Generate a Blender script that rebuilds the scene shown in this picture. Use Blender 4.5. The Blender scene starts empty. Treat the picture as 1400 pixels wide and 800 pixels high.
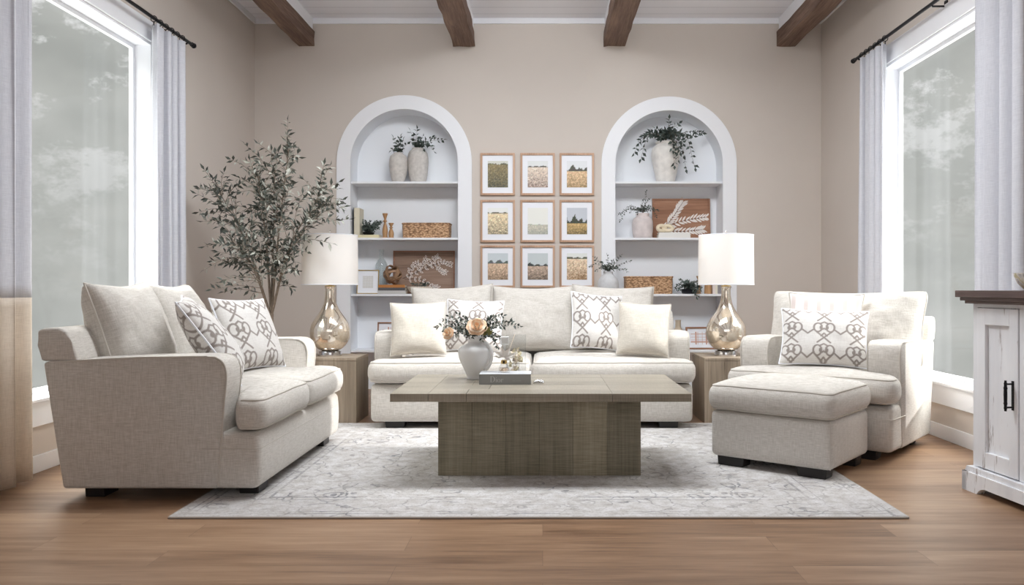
import bpy, bmesh, math, random
import numpy as np
from mathutils import Vector, Matrix, noise
PI = math.pi
scene = bpy.context.scene
COL = scene.collection

# ------------------------------------------------------------------ camera, sky, sun, added fill lights, exposure
CAM_H = 1.07
F = 1120.0            # focal length in pixels of the 1400 px wide frame
VX, VY = 742.0, 393.0  # where the room's depth lines meet
cam_d = bpy.data.cameras.new('camera')
cam_d.sensor_width = 36.0
cam_d.lens = 36.0 * F / 1400.0
cam_d.shift_x = -(VX - 700.0) / 1400.0
cam_d.shift_y = (VY - 400.0) / 1400.0
cam_d.clip_start = 0.05
cam = bpy.data.objects.new('camera', cam_d)
cam.location = (0, 0, CAM_H)
cam.rotation_euler = (PI / 2, 0, 0)
COL.objects.link(cam)
scene.camera = cam
scene.view_settings.view_transform = 'Standard'
scene.view_settings.look = 'None'
scene.view_settings.gamma = 1.0
scene.view_settings.use_curve_mapping = False
scene.view_settings.exposure = 0.0
scene.cycles.use_denoising = True
scene.cycles.max_bounces = 8
scene.cycles.diffuse_bounces = 5
scene.cycles.sample_clamp_indirect = 6.0

WORLD_TREES = 0.50
WORLD_SKY = 14.0
WORLD_GROUND = 3.5
SUN_STRENGTH = 4.2
FRONT_FILL_POWER = 50.0
OVERHEAD_FILL_POWER = 290.0

world = bpy.data.worlds.new('world')
scene.world = world
world.use_nodes = True
wn, wl = world.node_tree.nodes, world.node_tree.links
wn.clear()
w_out = wn.new('ShaderNodeOutputWorld'); w_bg = wn.new('ShaderNodeBackground')
w_tc = wn.new('ShaderNodeTexCoord'); w_sep = wn.new('ShaderNodeSeparateXYZ')
wl.new(w_tc.outputs['Generated'], w_sep.inputs[0])
w_map = wn.new('ShaderNodeMapping'); w_map.inputs['Scale'].default_value = (1, 1, 1.5)
wl.new(w_tc.outputs['Generated'], w_map.inputs[0])
w_n1 = wn.new('ShaderNodeTexNoise'); w_n1.inputs['Scale'].default_value = 11.0; w_n1.inputs['Detail'].default_value = 9.0
w_n1.inputs['Roughness'].default_value = 0.70
wl.new(w_map.outputs[0], w_n1.inputs['Vector'])
w_n2 = wn.new('ShaderNodeTexNoise'); w_n2.inputs['Scale'].default_value = 9.0; w_n2.inputs['Detail'].default_value = 6.0
wl.new(w_map.outputs[0], w_n2.inputs['Vector'])
w_r1 = wn.new('ShaderNodeValToRGB')     # gaps of sky between the leaves
w_r1.color_ramp.elements[0].position = 0.52; w_r1.color_ramp.elements[0].color = (0, 0, 0, 1)
w_r1.color_ramp.elements[1].position = 0.60; w_r1.color_ramp.elements[1].color = (1, 1, 1, 1)
wl.new(w_n1.outputs['Fac'], w_r1.inputs[0])
w_el = wn.new('ShaderNodeMapRange'); w_el.inputs['From Min'].default_value = -0.02; w_el.inputs['From Max'].default_value = 0.30
wl.new(w_sep.outputs['Z'], w_el.inputs['Value'])
w_gap = wn.new('ShaderNodeMath'); w_gap.operation = 'MULTIPLY'
wl.new(w_r1.outputs[0], w_gap.inputs[0]); wl.new(w_el.outputs[0], w_gap.inputs[1])
w_r2 = wn.new('ShaderNodeValToRGB')     # hazy foliage and lawn
w_r2.color_ramp.elements[0].position = 0.3; w_r2.color_ramp.elements[0].color = (0.74, 0.77, 0.73, 1)
w_r2.color_ramp.elements[1].position = 0.7; w_r2.color_ramp.elements[1].color = (1.04, 1.06, 1.01, 1)
wl.new(w_n2.outputs['Fac'], w_r2.inputs[0])
w_m1 = wn.new('ShaderNodeMix'); w_m1.data_type = 'RGBA'
w_m1.inputs['B'].default_value = (1.6, 1.62, 1.62, 1)
wl.new(w_gap.outputs[0], w_m1.inputs['Factor']); wl.new(w_r2.outputs[0], w_m1.inputs['A'])
w_sk = wn.new('ShaderNodeMapRange'); w_sk.interpolation_type = 'SMOOTHSTEP'
w_sk.inputs['From Min'].default_value = 0.42; w_sk.inputs['From Max'].default_value = 0.75
w_sk.inputs['To Min'].default_value = WORLD_TREES; w_sk.inputs['To Max'].default_value = WORLD_SKY
wl.new(w_sep.outputs['Z'], w_sk.inputs['Value'])
w_gr = wn.new('ShaderNodeMapRange'); w_gr.interpolation_type = 'SMOOTHSTEP'     # sunlit ground below
w_gr.inputs['From Min'].default_value = -0.24; w_gr.inputs['From Max'].default_value = -0.45
w_gr.inputs['To Min'].default_value = 0.0; w_gr.inputs['To Max'].default_value = WORLD_GROUND
wl.new(w_sep.outputs['Z'], w_gr.inputs['Value'])
w_ad = wn.new('ShaderNodeMath'); w_ad.operation = 'ADD'
wl.new(w_sk.outputs[0], w_ad.inputs[0]); wl.new(w_gr.outputs[0], w_ad.inputs[1])
wl.new(w_m1.outputs['Result'], w_bg.inputs['Color']); wl.new(w_ad.outputs[0], w_bg.inputs['Strength'])
wl.new(w_bg.outputs[0], w_out.inputs[0])

def add_light(name, kind, loc, direction, energy, color=(1, 1, 1), **kw):
    d = bpy.data.lights.new(name, kind); d.energy = energy; d.color = color
    for k, v in kw.items(): setattr(d, k, v)
    o = bpy.data.objects.new(name, d); o.location = loc
    if direction is not None:
        o.rotation_euler = Vector(direction).to_track_quat('-Z', 'Y').to_euler()
    COL.objects.link(o)
    return o
# low sun through the right-hand window
add_light('sun', 'SUN', (8, 5, 5), (-1.0, 0.085, -0.45), SUN_STRENGTH, (1.0, 0.985, 0.96), angle=math.radians(1.2))
# unseen area lamp well behind the camera, added to lift the front faces
add_light('front_fill', 'AREA', (0.2, -2.2, 2.3), (0, 1, -0.12), FRONT_FILL_POWER, (0.96, 0.98, 1.0), shape='RECTANGLE', size=5.0, size_y=2.6)

# lamp added under the ceiling, out of frame, to brighten the back of the room
add_light('overhead_fill', 'AREA', (0, 5.15, 3.74), (0, 0.28, -0.96), OVERHEAD_FILL_POWER, (0.93, 0.97, 1.0), shape='RECTANGLE', size=2.6, size_y=1.2)

# ------------------------------------------------------------------ helpers
def at(px, py, Y):
    """room point that the photograph shows at pixel px, py when it stands Y metres from the camera"""
    return Vector(((px - VX) * Y / F, Y, CAM_H - (py - VY) * Y / F))

def tag(o, label=None, cat=None, group=None, kind=None):
    if label: o['label'] = label
    if cat: o['category'] = cat
    if group: o['group'] = group
    if kind: o['kind'] = kind
    return o

def thing(name, label, cat, loc=(0, 0, 0), rz=0.0, group=None):
    o = bpy.data.objects.new(name, None); o.empty_display_size = 0.1
    o.location = loc; o.rotation_euler = (0, 0, rz)
    COL.objects.link(o)
    return tag(o, label, cat, group)

def obj(name, bm, material, parent=None, smooth=True, angle=40.0, loc=None, rot=None):
    bmesh.ops.recalc_face_normals(bm, faces=bm.faces)
    me = bpy.data.meshes.new(name); bm.to_mesh(me); bm.free()
    return obj_me(name, me, material, parent, smooth, angle, loc, rot)

def obj_me(name, me, material, parent=None, smooth=True, angle=40.0, loc=None, rot=None):
    if smooth:
        me.polygons.foreach_set('use_smooth', [True] * len(me.polygons))
        me.set_sharp_from_angle(angle=math.radians(angle))
    for m in (material if isinstance(material, (list, tuple)) else [material]):
        me.materials.append(m)
    o = bpy.data.objects.new(name, me); COL.objects.link(o)
    if parent: o.parent = parent
    if loc: o.location = loc
    if rot: o.rotation_euler = rot
    return o

def copy_tree(o, parent=None):
    c = o.copy(); COL.objects.link(c)
    if parent: c.parent = parent
    for ch in [x for x in o.children]:
        copy_tree(ch, c)
    return c

def box(bm, x0, x1, y0, y1, z0, z1, bev=0.0, seg=2):
    vs = [bm.verts.new((x, y, z)) for x in (x0, x1) for y in (y0, y1) for z in (z0, z1)]
    fs = [bm.faces.new([vs[i] for i in q]) for q in ((0, 1, 3, 2), (4, 6, 7, 5), (0, 4, 5, 1), (2, 3, 7, 6), (0, 2, 6, 4), (1, 5, 7, 3))]
    if bev > 0:
        es = list({e for f in fs for e in f.edges})
        bmesh.ops.bevel(bm, geom=es, offset=bev, segments=seg, affect='EDGES', profile=0.5)

def prism(bm, prof, a0, a1, axis='x', bev=0.0, seg=3):
    """extrude a closed outline: prof holds (y,z) for axis x, (x,z) for axis y, (x,y) for axis z"""
    def P(u, v, a):
        return {'x': (a, u, v), 'y': (u, a, v), 'z': (u, v, a)}[axis]
    r0 = [bm.verts.new(P(u, v, a0)) for u, v in prof]
    r1 = [bm.verts.new(P(u, v, a1)) for u, v in prof]
    n = len(prof); fs = [bm.faces.new(r0), bm.faces.new(r1)]
    for i in range(n):
        fs.append(bm.faces.new((r0[i], r0[(i + 1) % n], r1[(i + 1) % n], r1[i])))
    if bev > 0:
        es = list({e for f in fs for e in f.edges})
        bmesh.ops.bevel(bm, geom=es, offset=bev, segments=seg, affect='EDGES', profile=0.5, clamp_overlap=True)

def lathe(bm, prof, n=32, c=(0, 0, 0), mod=None, cap0=True, cap1=True):
    rings = []
    for r, z in prof:
        ring = []
        for i in range(n):
            a = 2 * PI * i / n
            rr = r * (mod(a, z) if mod else 1.0)
            ring.append(bm.verts.new((c[0] + rr * math.cos(a), c[1] + rr * math.sin(a), c[2] + z)))
        rings.append(ring)
    for k in range(len(rings) - 1):
        for i in range(n):
            bm.faces.new((rings[k][i], rings[k][(i + 1) % n], rings[k + 1][(i + 1) % n], rings[k + 1][i]))
    if cap0: bm.faces.new(rings[0][::-1])
    if cap1: bm.faces.new(rings[-1])

def spline(pts, n=8):
    """Catmull-Rom through pts"""
    pts = [Vector(p) for p in pts]
    if len(pts) < 3:
        return [pts[0].lerp(pts[-1], i / n) for i in range(n + 1)]
    P = [pts[0] * 2 - pts[1]] + pts + [pts[-1] * 2 - pts[-2]]
    out = []
    for i in range(1, len(P) - 2):
        for k in range(n):
            t = k / n
            a, b, c, d = P[i - 1], P[i], P[i + 1], P[i + 2]
            out.append(0.5 * ((2 * b) + (c - a) * t + (2 * a - 5 * b + 4 * c - d) * t * t + (3 * b - a - 3 * c + d) * t ** 3))
    out.append(P[-2].copy())
    return out

def prof_spline(prof, n):
    """smooth lathe outline that never overshoots its own points"""
    P = [(prof[0][0], prof[0][1])] + list(prof) + [prof[-1]]
    out = []
    for i in range(1, len(P) - 2):
        b, c = P[i], P[i + 1]
        for k in range(n):
            q = []
            for ax in (0, 1):
                a_, b_, c_, d_ = P[i - 1][ax], b[ax], c[ax], P[i + 2][ax]; t = k / n
                v = 0.5 * (2 * b_ + (c_ - a_) * t + (2 * a_ - 5 * b_ + 4 * c_ - d_) * t * t + (3 * b_ - a_ - 3 * c_ + d_) * t ** 3)
                q.append(min(max(v, min(b_, c_)), max(b_, c_)))
            out.append((max(q[0], 0.0008), q[1]))
    return out + [(max(prof[-1][0], 0.0008), prof[-1][1])]

def tube(bm, pts, r, n=8, closed=False):
    pts = [Vector(p) for p in pts]; m = len(pts)
    rad = r if isinstance(r, (list, tuple)) else [r] * m
    up = Vector((0, 0, 1)); rings = []; prev = None
    for i, p in enumerate(pts):
        if closed: t = pts[(i + 1) % m] - pts[i - 1]
        else: t = pts[min(i + 1, m - 1)] - pts[max(i - 1, 0)]
        if t.length < 1e-9: t = Vector((0, 0, 1))
        t.normalize()
        if prev is None:
            a = t.orthogonal().normalized()
        else:
            a = prev - t * prev.dot(t)
            a = a.normalized() if a.length > 1e-6 else t.orthogonal().normalized()
        prev = a; b = t.cross(a)
        rings.append([bm.verts.new(p + (a * math.cos(2 * PI * k / n) + b * math.sin(2 * PI * k / n)) * rad[i]) for k in range(n)])
    for i in range(m if closed else m - 1):
        r0, r1 = rings[i], rings[(i + 1) % m]
        for k in range(n):
            bm.faces.new((r0[k], r0[(k + 1) % n], r1[(k + 1) % n], r1[k]))
    if not closed:
        bm.faces.new(rings[0][::-1]); bm.faces.new(rings[-1])

def axis_samples(h, r, n):
    c = [-h + r * (1 - math.cos(a)) for a in np.linspace(0, PI / 2, 5)]
    inner = np.linspace(-h + r, h - r, n + 1)[1:-1]
    return c + list(inner) + [-x for x in c[::-1]]

def rbox(bm, c, size, r, n=(8, 8, 4), warp=None):
    """rounded box on a fine grid; warp(p) may push the surface about afterwards"""
    h = [s / 2 for s in size]; inner = [x - r for x in h]
    S = [axis_samples(h[i], r, n[i]) for i in range(3)]
    cache = {}
    def V(q):
        key = tuple(round(x, 6) for x in q)
        if key in cache: return cache[key]
        cc = [max(-inner[i], min(inner[i], q[i])) for i in range(3)]
        d = Vector([q[i] - cc[i] for i in range(3)])
        p = Vector(cc) + (d.normalized() * r if d.length > 1e-9 else d)
        if warp: p = Vector(warp(p, h))
        cache[key] = bm.verts.new(p + Vector(c))
        return cache[key]
    for ax in range(3):
        u, v = [(1, 2), (0, 2), (0, 1)][ax]
        for sgn in (-1, 1):
            for i in range(len(S[u]) - 1):
                for j in range(len(S[v]) - 1):
                    q = []
                    for (a, b) in ((i, j), (i + 1, j), (i + 1, j + 1), (i, j + 1)):
                        p = [0, 0, 0]; p[ax] = sgn * h[ax]; p[u] = S[u][a]; p[v] = S[v][b]; q.append(V(p))
                    if len(set(q)) == 4:
                        bm.faces.new(q)

def rring(hx, hy, r, n=6, m=10):
    """points round a rounded rectangle"""
    out = []
    for (cx, cy, a0) in ((hx - r, hy - r, 0), (-hx + r, hy - r, PI / 2), (-hx + r, -hy + r, PI), (hx - r, -hy + r, 3 * PI / 2)):
        for k in range(n + 1):
            a = a0 + PI / 2 * k / n
            out.append((cx + r * math.cos(a), cy + r * math.sin(a)))
    dense = []
    for i in range(len(out)):
        p, q = Vector(out[i]), Vector(out[(i + 1) % len(out)])
        k = m if (q - p).length > 0.08 else 1
        for j in range(k): dense.append(tuple(p.lerp(q, j / k)))
    return dense

def leaf(bm, p, d, nrm, L, W, fold=0.15, mi=0):
    d = Vector(d).normalized(); s = d.cross(Vector(nrm))
    if s.length < 1e-5: s = d.orthogonal()
    s.normalize(); u = s.cross(d)
    b = bm.verts.new(p); t = bm.verts.new(p + d * L - u * L * 0.12)
    m = bm.verts.new(p + d * L * 0.5)
    l = bm.verts.new(p + d * L * 0.45 + s * W / 2 + u * W * fold); r = bm.verts.new(p + d * L * 0.45 - s * W / 2 + u * W * fold)
    for f in ((b, l, m), (b, m, r), (l, t, m), (m, t, r)):
        bm.faces.new(f).material_index = mi

def rdir(rng):
    while True:
        v = Vector((rng.uniform(-1, 1), rng.uniform(-1, 1), rng.uniform(-1, 1)))
        if 0.05 < v.length < 1: return v.normalized()

def sprig(bs, bl, pts, rng, L, W, gap, r=0.0018, spread=1.0, start=0.25, mats=1, per=2):
    path = spline(pts, 8)
    tube(bs, path, [r * (1 - 0.6 * i / (len(path) - 1)) for i in range(len(path))], 5)
    tot = sum((path[i + 1] - path[i]).length for i in range(len(path) - 1))
    nl = max(2, int(tot * (1 - start) / gap)); k = 0
    for j in range(nl):
        f = start + (1 - start) * (j + 0.5) / nl
        x = f * (len(path) - 1); i = min(int(x), len(path) - 2)
        p = path[i].lerp(path[i + 1], x - i); t = (path[i + 1] - path[i]).normalized()
        for q in range(per):
            side = t.cross(rdir(rng))
            if side.length < 1e-3: continue
            side.normalize()
            d = (t * 0.55 + side * spread).normalized()
            s = rng.uniform(0.75, 1.2)
            leaf(bl, p, d, rdir(rng) + Vector((0, -0.3, 0.8)), L * s, W * s, mi=rng.randrange(mats))
    leaf(bl, path[-1], path[-1] - path[-2], rdir(rng), L, W, mi=0)

# ------------------------------------------------------------------ materials
def new_mat(name):
    m = bpy.data.materials.new(name); m.use_nodes = True
    nt = m.node_tree
    return m, nt, nt.nodes['Principled BSDF']

def rgb(h):
    """linear colour from an sRGB triple 0..255"""
    return tuple(((c / 255) / 12.92 if c / 255 <= 0.04045 else ((c / 255 + 0.055) / 1.055) ** 2.4) for c in h) + (1.0,)

def plain(name, col, rough=0.6, metal=0.0, var=0.0, scale=20.0, bump=0.0, spec=0.5, **kw):
    m, nt, b = new_mat(name)
    b.inputs['Roughness'].default_value = rough; b.inputs['Metallic'].default_value = metal
    b.inputs['Specular IOR Level'].default_value = spec
    for k, v in kw.items(): b.inputs[k].default_value = v
    if var or bump:
        tc = nt.nodes.new('ShaderNodeTexCoord'); n = nt.nodes.new('ShaderNodeTexNoise')
        n.inputs['Scale'].default_value = scale; n.inputs['Detail'].default_value = 4
        nt.links.new(tc.outputs['Object'], n.inputs['Vector'])
        r = nt.nodes.new('ShaderNodeMix'); r.data_type = 'RGBA'
        r.inputs['A'].default_value = tuple(c * (1 - var) for c in col[:3]) + (1,)
        r.inputs['B'].default_value = tuple(min(1, c * (1 + var)) for c in col[:3]) + (1,)
        mr = nt.nodes.new('ShaderNodeMapRange'); mr.inputs['From Min'].default_value = 0.3; mr.inputs['From Max'].default_value = 0.7
        nt.links.new(n.outputs['Fac'], mr.inputs['Value']); nt.links.new(mr.outputs[0], r.inputs['Factor'])
        nt.links.new(r.outputs['Result'], b.inputs['Base Color'])
        if bump:
            bp = nt.nodes.new('ShaderNodeBump'); bp.inputs['Strength'].default_value = bump; bp.inputs['Distance'].default_value = 0.01
            nt.links.new(n.outputs['Fac'], bp.inputs['Height']); nt.links.new(bp.outputs[0], b.inputs['Normal'])
    else:
        b.inputs['Base Color'].default_value = col
    return m

def mapped_noise(nt, scale3, scale=1.0, detail=3.0, rough=0.55, src='Object'):
    tc = nt.nodes.new('ShaderNodeTexCoord'); mp = nt.nodes.new('ShaderNodeMapping'); n = nt.nodes.new('ShaderNodeTexNoise')
    mp.inputs['Scale'].default_value = scale3; n.inputs['Scale'].default_value = scale
    n.inputs['Detail'].default_value = detail; n.inputs['Roughness'].default_value = rough
    nt.links.new(tc.outputs[src], mp.inputs[0]); nt.links.new(mp.outputs[0], n.inputs['Vector'])
    return n.outputs['Fac']

def math_node(nt, op, a, b=None, c=None):
    n = nt.nodes.new('ShaderNodeMath'); n.operation = op
    for i, v in enumerate((a, b, c)):
        if v is None: continue
        if isinstance(v, (int, float)): n.inputs[i].default_value = v
        else: nt.links.new(v, n.inputs[i])
    return n.outputs[0]

def ramp(nt, fac, stops):
    r = nt.nodes.new('ShaderNodeValToRGB'); e = r.color_ramp.elements
    while len(e) < len(stops): e.new(0.5)
    for i, (p, c) in enumerate(stops): e[i].position = p; e[i].color = c
    nt.links.new(fac, r.inputs[0])
    return r.outputs[0]

def mix_col(nt, fac, a, b):
    n = nt.nodes.new('ShaderNodeMix'); n.data_type = 'RGBA'
    for k, v in (('Factor', fac), ('A', a), ('B', b)):
        if isinstance(v, (int, float, tuple)): n.inputs[k].default_value = v
        else: nt.links.new(v, n.inputs[k])
    return n.outputs['Result']

def bump_to(nt, bsdf, height, strength, dist=0.004):
    bp = nt.nodes.new('ShaderNodeBump'); bp.inputs['Strength'].default_value = strength; bp.inputs['Distance'].default_value = dist
    nt.links.new(height, bp.inputs['Height']); nt.links.new(bp.outputs[0], bsdf.inputs['Normal'])

def linen(name, light, dark, contrast=1.0, pattern=None):
    """woven slub linen; pattern = colour laid over it where the mesh attribute 'motif' is 1"""
    m, nt, b = new_mat(name)
    h = mapped_noise(nt, (22, 22, 330), 1, 2); v = mapped_noise(nt, (300, 300, 18), 1, 2)
    f = math_node(nt, 'ADD', math_node(nt, 'MULTIPLY', h, 0.55), math_node(nt, 'MULTIPLY', v, 0.45))
    col = ramp(nt, f, [(0.5 - 0.17 / contrast, dark), (0.5 + 0.13 / contrast, light)])
    if pattern:
        at_ = nt.nodes.new('ShaderNodeAttribute'); at_.attribute_name = 'motif'
        col = mix_col(nt, at_.outputs['Fac'], col, pattern)
    nt.links.new(col, b.inputs['Base Color'])
    b.inputs['Roughness'].default_value = 0.9; b.inputs['Specular IOR Level'].default_value = 0.15
    b.inputs['Sheen Weight'].default_value = 0.15; b.inputs['Sheen Roughness'].default_value = 0.6
    bump_to(nt, b, f, 0.35, 0.003)
    return m

def wood(name, cols, axis='x', rough=0.5, stretch=14.0, fine=110.0, bump=0.15, saw=0.0, src='Object', island=0.0):
    m, nt, b = new_mat(name)
    def sc(s, f):
        return {'x': (s, f, f), 'y': (f, s, f), 'z': (f, f, s)}[axis]
    big = mapped_noise(nt, sc(0.9, stretch * 0.6), 1, 4, src=src)
    fn = mapped_noise(nt, sc(3.0, fine), 1, 3, src=src)
    f = math_node(nt, 'ADD', math_node(nt, 'MULTIPLY', big, 0.6), math_node(nt, 'MULTIPLY', fn, 0.4))
    if saw:
        sw = mapped_noise(nt, {'x': (220, 10, 10), 'y': (10, 220, 10), 'z': (10, 10, 220)}[axis], 1, 2, src=src)
        f = math_node(nt, 'ADD', math_node(nt, 'MULTIPLY', f, 1 - saw), math_node(nt, 'MULTIPLY', sw, saw))
    n = len(cols)
    col = ramp(nt, f, [(0.34 + 0.32 * i / (n - 1), c) for i, c in enumerate(cols)])
    if island:      # boards differ a little in tone
        ge = nt.nodes.new('ShaderNodeNewGeometry'); hs = nt.nodes.new('ShaderNodeHueSaturation')
        nt.links.new(math_node(nt, 'ADD', math_node(nt, 'MULTIPLY', ge.outputs['Random Per Island'], 2 * island), 1 - island), hs.inputs['Value'])
        nt.links.new(col, hs.inputs['Color']); col = hs.outputs['Color']
    nt.links.new(col, b.inputs['Base Color'])
    b.inputs['Roughness'].default_value = rough; b.inputs['Specular IOR Level'].default_value = 0.35
    bump_to(nt, b, f, bump, 0.003)
    return m

M = {}
M['wall'] = plain('taupe_wall_paint', rgb((208, 199, 191)), 0.85, var=0.02, scale=1.5, spec=0.2)
M['white'] = plain('white_trim_paint', rgb((238, 239, 243)), 0.5, spec=0.3)
M['niche'] = plain('white_bookcase_paint', rgb((238, 240, 244)), 0.6, spec=0.25)
M['ceiling'] = None
M['linen'] = linen('cream_linen', rgb((216, 211, 205)), rgb((184, 178, 169)))
M['linen_pillow'] = linen('oatmeal_linen', rgb((220, 213, 202)), rgb((192, 184, 171)))
M['welt'] = plain('linen_welt', rgb((200, 194, 186)), 0.9, spec=0.15)
M['motif'] = linen('lattice_print_linen', rgb((226, 223, 220)), rgb((208, 204, 200)), pattern=rgb((146, 137, 132)))
M['stripe'] = None
M['black'] = plain('black_stained_wood', rgb((30, 27, 26)), 0.45)
M['iron'] = plain('black_iron', rgb((28, 28, 32)), 0.4, metal=0.6)
M['curtain'] = linen('white_curtain_linen', rgb((218, 219, 226)), rgb((198, 199, 207)), 0.8)
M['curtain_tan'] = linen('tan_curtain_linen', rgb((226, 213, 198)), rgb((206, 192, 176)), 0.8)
M['tablewood'] = wood('weathered_grey_wood', [rgb((122, 115, 102)), rgb((150, 142, 128)), rgb((172, 164, 150))], 'x', 0.33, saw=0.25, island=0.10)
M['tablewood_v'] = wood('weathered_grey_wood_upright', [rgb((112, 105, 88)), rgb((142, 134, 114)), rgb((166, 157, 137))], 'z', 0.5, saw=0.35, island=0.18)
M['endwood'] = wood('greige_wood', [rgb((124, 110, 95)), rgb((152, 137, 120)), rgb((174, 159, 141))], 'z', 0.5, island=0.14)
M['beam'] = wood('dark_hewn_beam', [rgb((74, 56, 46)), rgb((110, 87, 74)), rgb((140, 115, 100))], 'y', 0.75, stretch=10, bump=0.5)
M['frame_oak'] = wood('light_oak_frame', [rgb((168, 132, 108)), rgb((192, 156, 130)), rgb((206, 172, 148))], 'z', 0.5)
M['mat'] = plain('white_mat_board', rgb((240, 242, 248)), 0.7)
M['concrete'] = plain('pitted_grey_stoneware', rgb((204, 199, 194)), 0.9, var=0.12, scale=30, bump=0.4)
M['plaster'] = plain('chalky_white_stoneware', rgb((226, 222, 217)), 0.9, var=0.1, scale=18, bump=0.3)
M['pinkish'] = plain('chalky_pink_white_stoneware', rgb((216, 205, 203)), 0.9, var=0.13, scale=14, bump=0.3)
M['porcelain'] = plain('white_glazed_ceramic', rgb((240, 240, 241)), 0.18)
M['stem'] = plain('brown_stem', rgb((92, 78, 62)), 0.8)
M['leaf_dark'] = plain('dark_green_leaf', rgb((62, 72, 66)), 0.55, var=0.25, scale=40)
M['leaf_olive'] = plain('olive_leaf', rgb((72, 76, 68)), 0.5, var=0.25, scale=30)
M['leaf_pale'] = plain('pale_leaf_underside', rgb((178, 178, 168)), 0.6, var=0.15, scale=30)
M['leaf_euc'] = plain('grey_green_leaf', rgb((92, 104, 98)), 0.6, var=0.25, scale=60)
M['leaf_moss'] = plain('moss_green_leaf', rgb((128, 126, 72)), 0.6, var=0.2, scale=60)
M['bark'] = plain('grey_brown_bark', rgb((134, 120, 106)), 0.9, var=0.25, scale=40, bump=0.4)
M['peach'] = plain('peach_petal', rgb((242, 208, 174)), 0.7, var=0.12, scale=25)
M['peach_pale'] = plain('pale_peach_petal', rgb((250, 234, 216)), 0.7, var=0.1, scale=25)
M['rope'] = None
M['brass'] = plain('brushed_gold', rgb((200, 172, 110)), 0.3, metal=0.9)
M['chrome'] = plain('polished_steel', rgb((220, 220, 222)), 0.08, metal=1.0)
M['turned'] = wood('turned_light_wood', [rgb((138, 100, 66)), rgb((176, 134, 94)), rgb((200, 160, 118))], 'z', 0.5)
M['darkframe'] = wood('reddish_wood_frame', [rgb((110, 74, 56)), rgb((146, 104, 82)), rgb((170, 126, 102))], 'x', 0.5)
M['panel_brown'] = wood('brown_wash_panel', [rgb((120, 96, 82)), rgb((148, 122, 106)), rgb((168, 144, 128))], 'x', 0.75, stretch=8)
M['panel_warm'] = wood('warm_brown_panel', [rgb((126, 88, 66)), rgb((158, 116, 92)), rgb((180, 140, 116))], 'x', 0.7, stretch=8)
M['chalk'] = plain('white_painted_leaf', rgb((230, 222, 216)), 0.8)
M['paper'] = plain('cream_pages', rgb((232, 226, 212)), 0.8)

def glass_mat(name, col=(1, 1, 1, 1), rough=0.0, ior=1.45):
    m, nt, b = new_mat(name)
    b.inputs['Base Color'].default_value = col; b.inputs['Transmission Weight'].default_value = 1.0
    b.inputs['Roughness'].default_value = rough; b.inputs['IOR'].default_value = ior
    return m
def thin_glass(name, tint=(0.985, 0.99, 0.99, 1), milk=0.025, gloss=0.08):
    m = bpy.data.materials.new(name); m.use_nodes = True
    nt = m.node_tree; nt.nodes.clear()
    o = nt.nodes.new('ShaderNodeOutputMaterial'); t = nt.nodes.new('ShaderNodeBsdfTransparent'); g = nt.nodes.new('ShaderNodeBsdfGlossy'); d = nt.nodes.new('ShaderNodeBsdfDiffuse')
    lw = nt.nodes.new('ShaderNodeLayerWeight'); lw.inputs['Blend'].default_value = 0.25
    mx = nt.nodes.new('ShaderNodeMixShader'); m2 = nt.nodes.new('ShaderNodeMixShader')
    t.inputs['Color'].default_value = tint; g.inputs['Roughness'].default_value = 0.03; d.inputs['Color'].default_value = (0.9, 0.92, 0.92, 1)
    mx.inputs[0].default_value = milk
    nt.links.new(t.outputs[0], mx.inputs[1]); nt.links.new(d.outputs[0], mx.inputs[2])
    f = math_node(nt, 'ADD', math_node(nt, 'MULTIPLY', lw.outputs['Facing'], 0.32), gloss * 0.3)
    nt.links.new(f, m2.inputs[0]); nt.links.new(mx.outputs[0], m2.inputs[1]); nt.links.new(g.outputs[0], m2.inputs[2])
    nt.links.new(m2.outputs[0], o.inputs[0])
    return m
M['glass'] = thin_glass('clear_glass')
M['milky_glass'] = thin_glass('milky_glass', (0.97, 0.97, 0.97, 1), 0.40)
M['smoke_glass'] = thin_glass('pale_grey_glass', (0.95, 0.965, 0.965, 1), 0.07)

def pane_mat():
    """hazy window glass: mostly lets the light through, with a thin film that scatters a little"""
    m = bpy.data.materials.new('hazy_window_glass'); m.use_nodes = True
    nt = m.node_tree; nt.nodes.clear()
    o = nt.nodes.new('ShaderNodeOutputMaterial'); t = nt.nodes.new('ShaderNodeBsdfTransparent'); g = nt.nodes.new('ShaderNodeBsdfGlossy')
    tl = nt.nodes.new('ShaderNodeBsdfTranslucent'); mx = nt.nodes.new('ShaderNodeMixShader'); m2 = nt.nodes.new('ShaderNodeMixShader')
    t.inputs['Color'].default_value = (0.97, 0.97, 0.97, 1); g.inputs['Roughness'].default_value = 0.05
    tl.inputs['Color'].default_value = (0.8, 0.8, 0.8, 1)
    mx.inputs[0].default_value = 0.012; m2.inputs[0].default_value = 0.03
    nt.links.new(t.outputs[0], mx.inputs[1]); nt.links.new(tl.outputs[0], mx.inputs[2])
    nt.links.new(mx.outputs[0], m2.inputs[1]); nt.links.new(g.outputs[0], m2.inputs[2])
    nt.links.new(m2.outputs[0], o.inputs[0])
    return m
M['pane'] = pane_mat()

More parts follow.
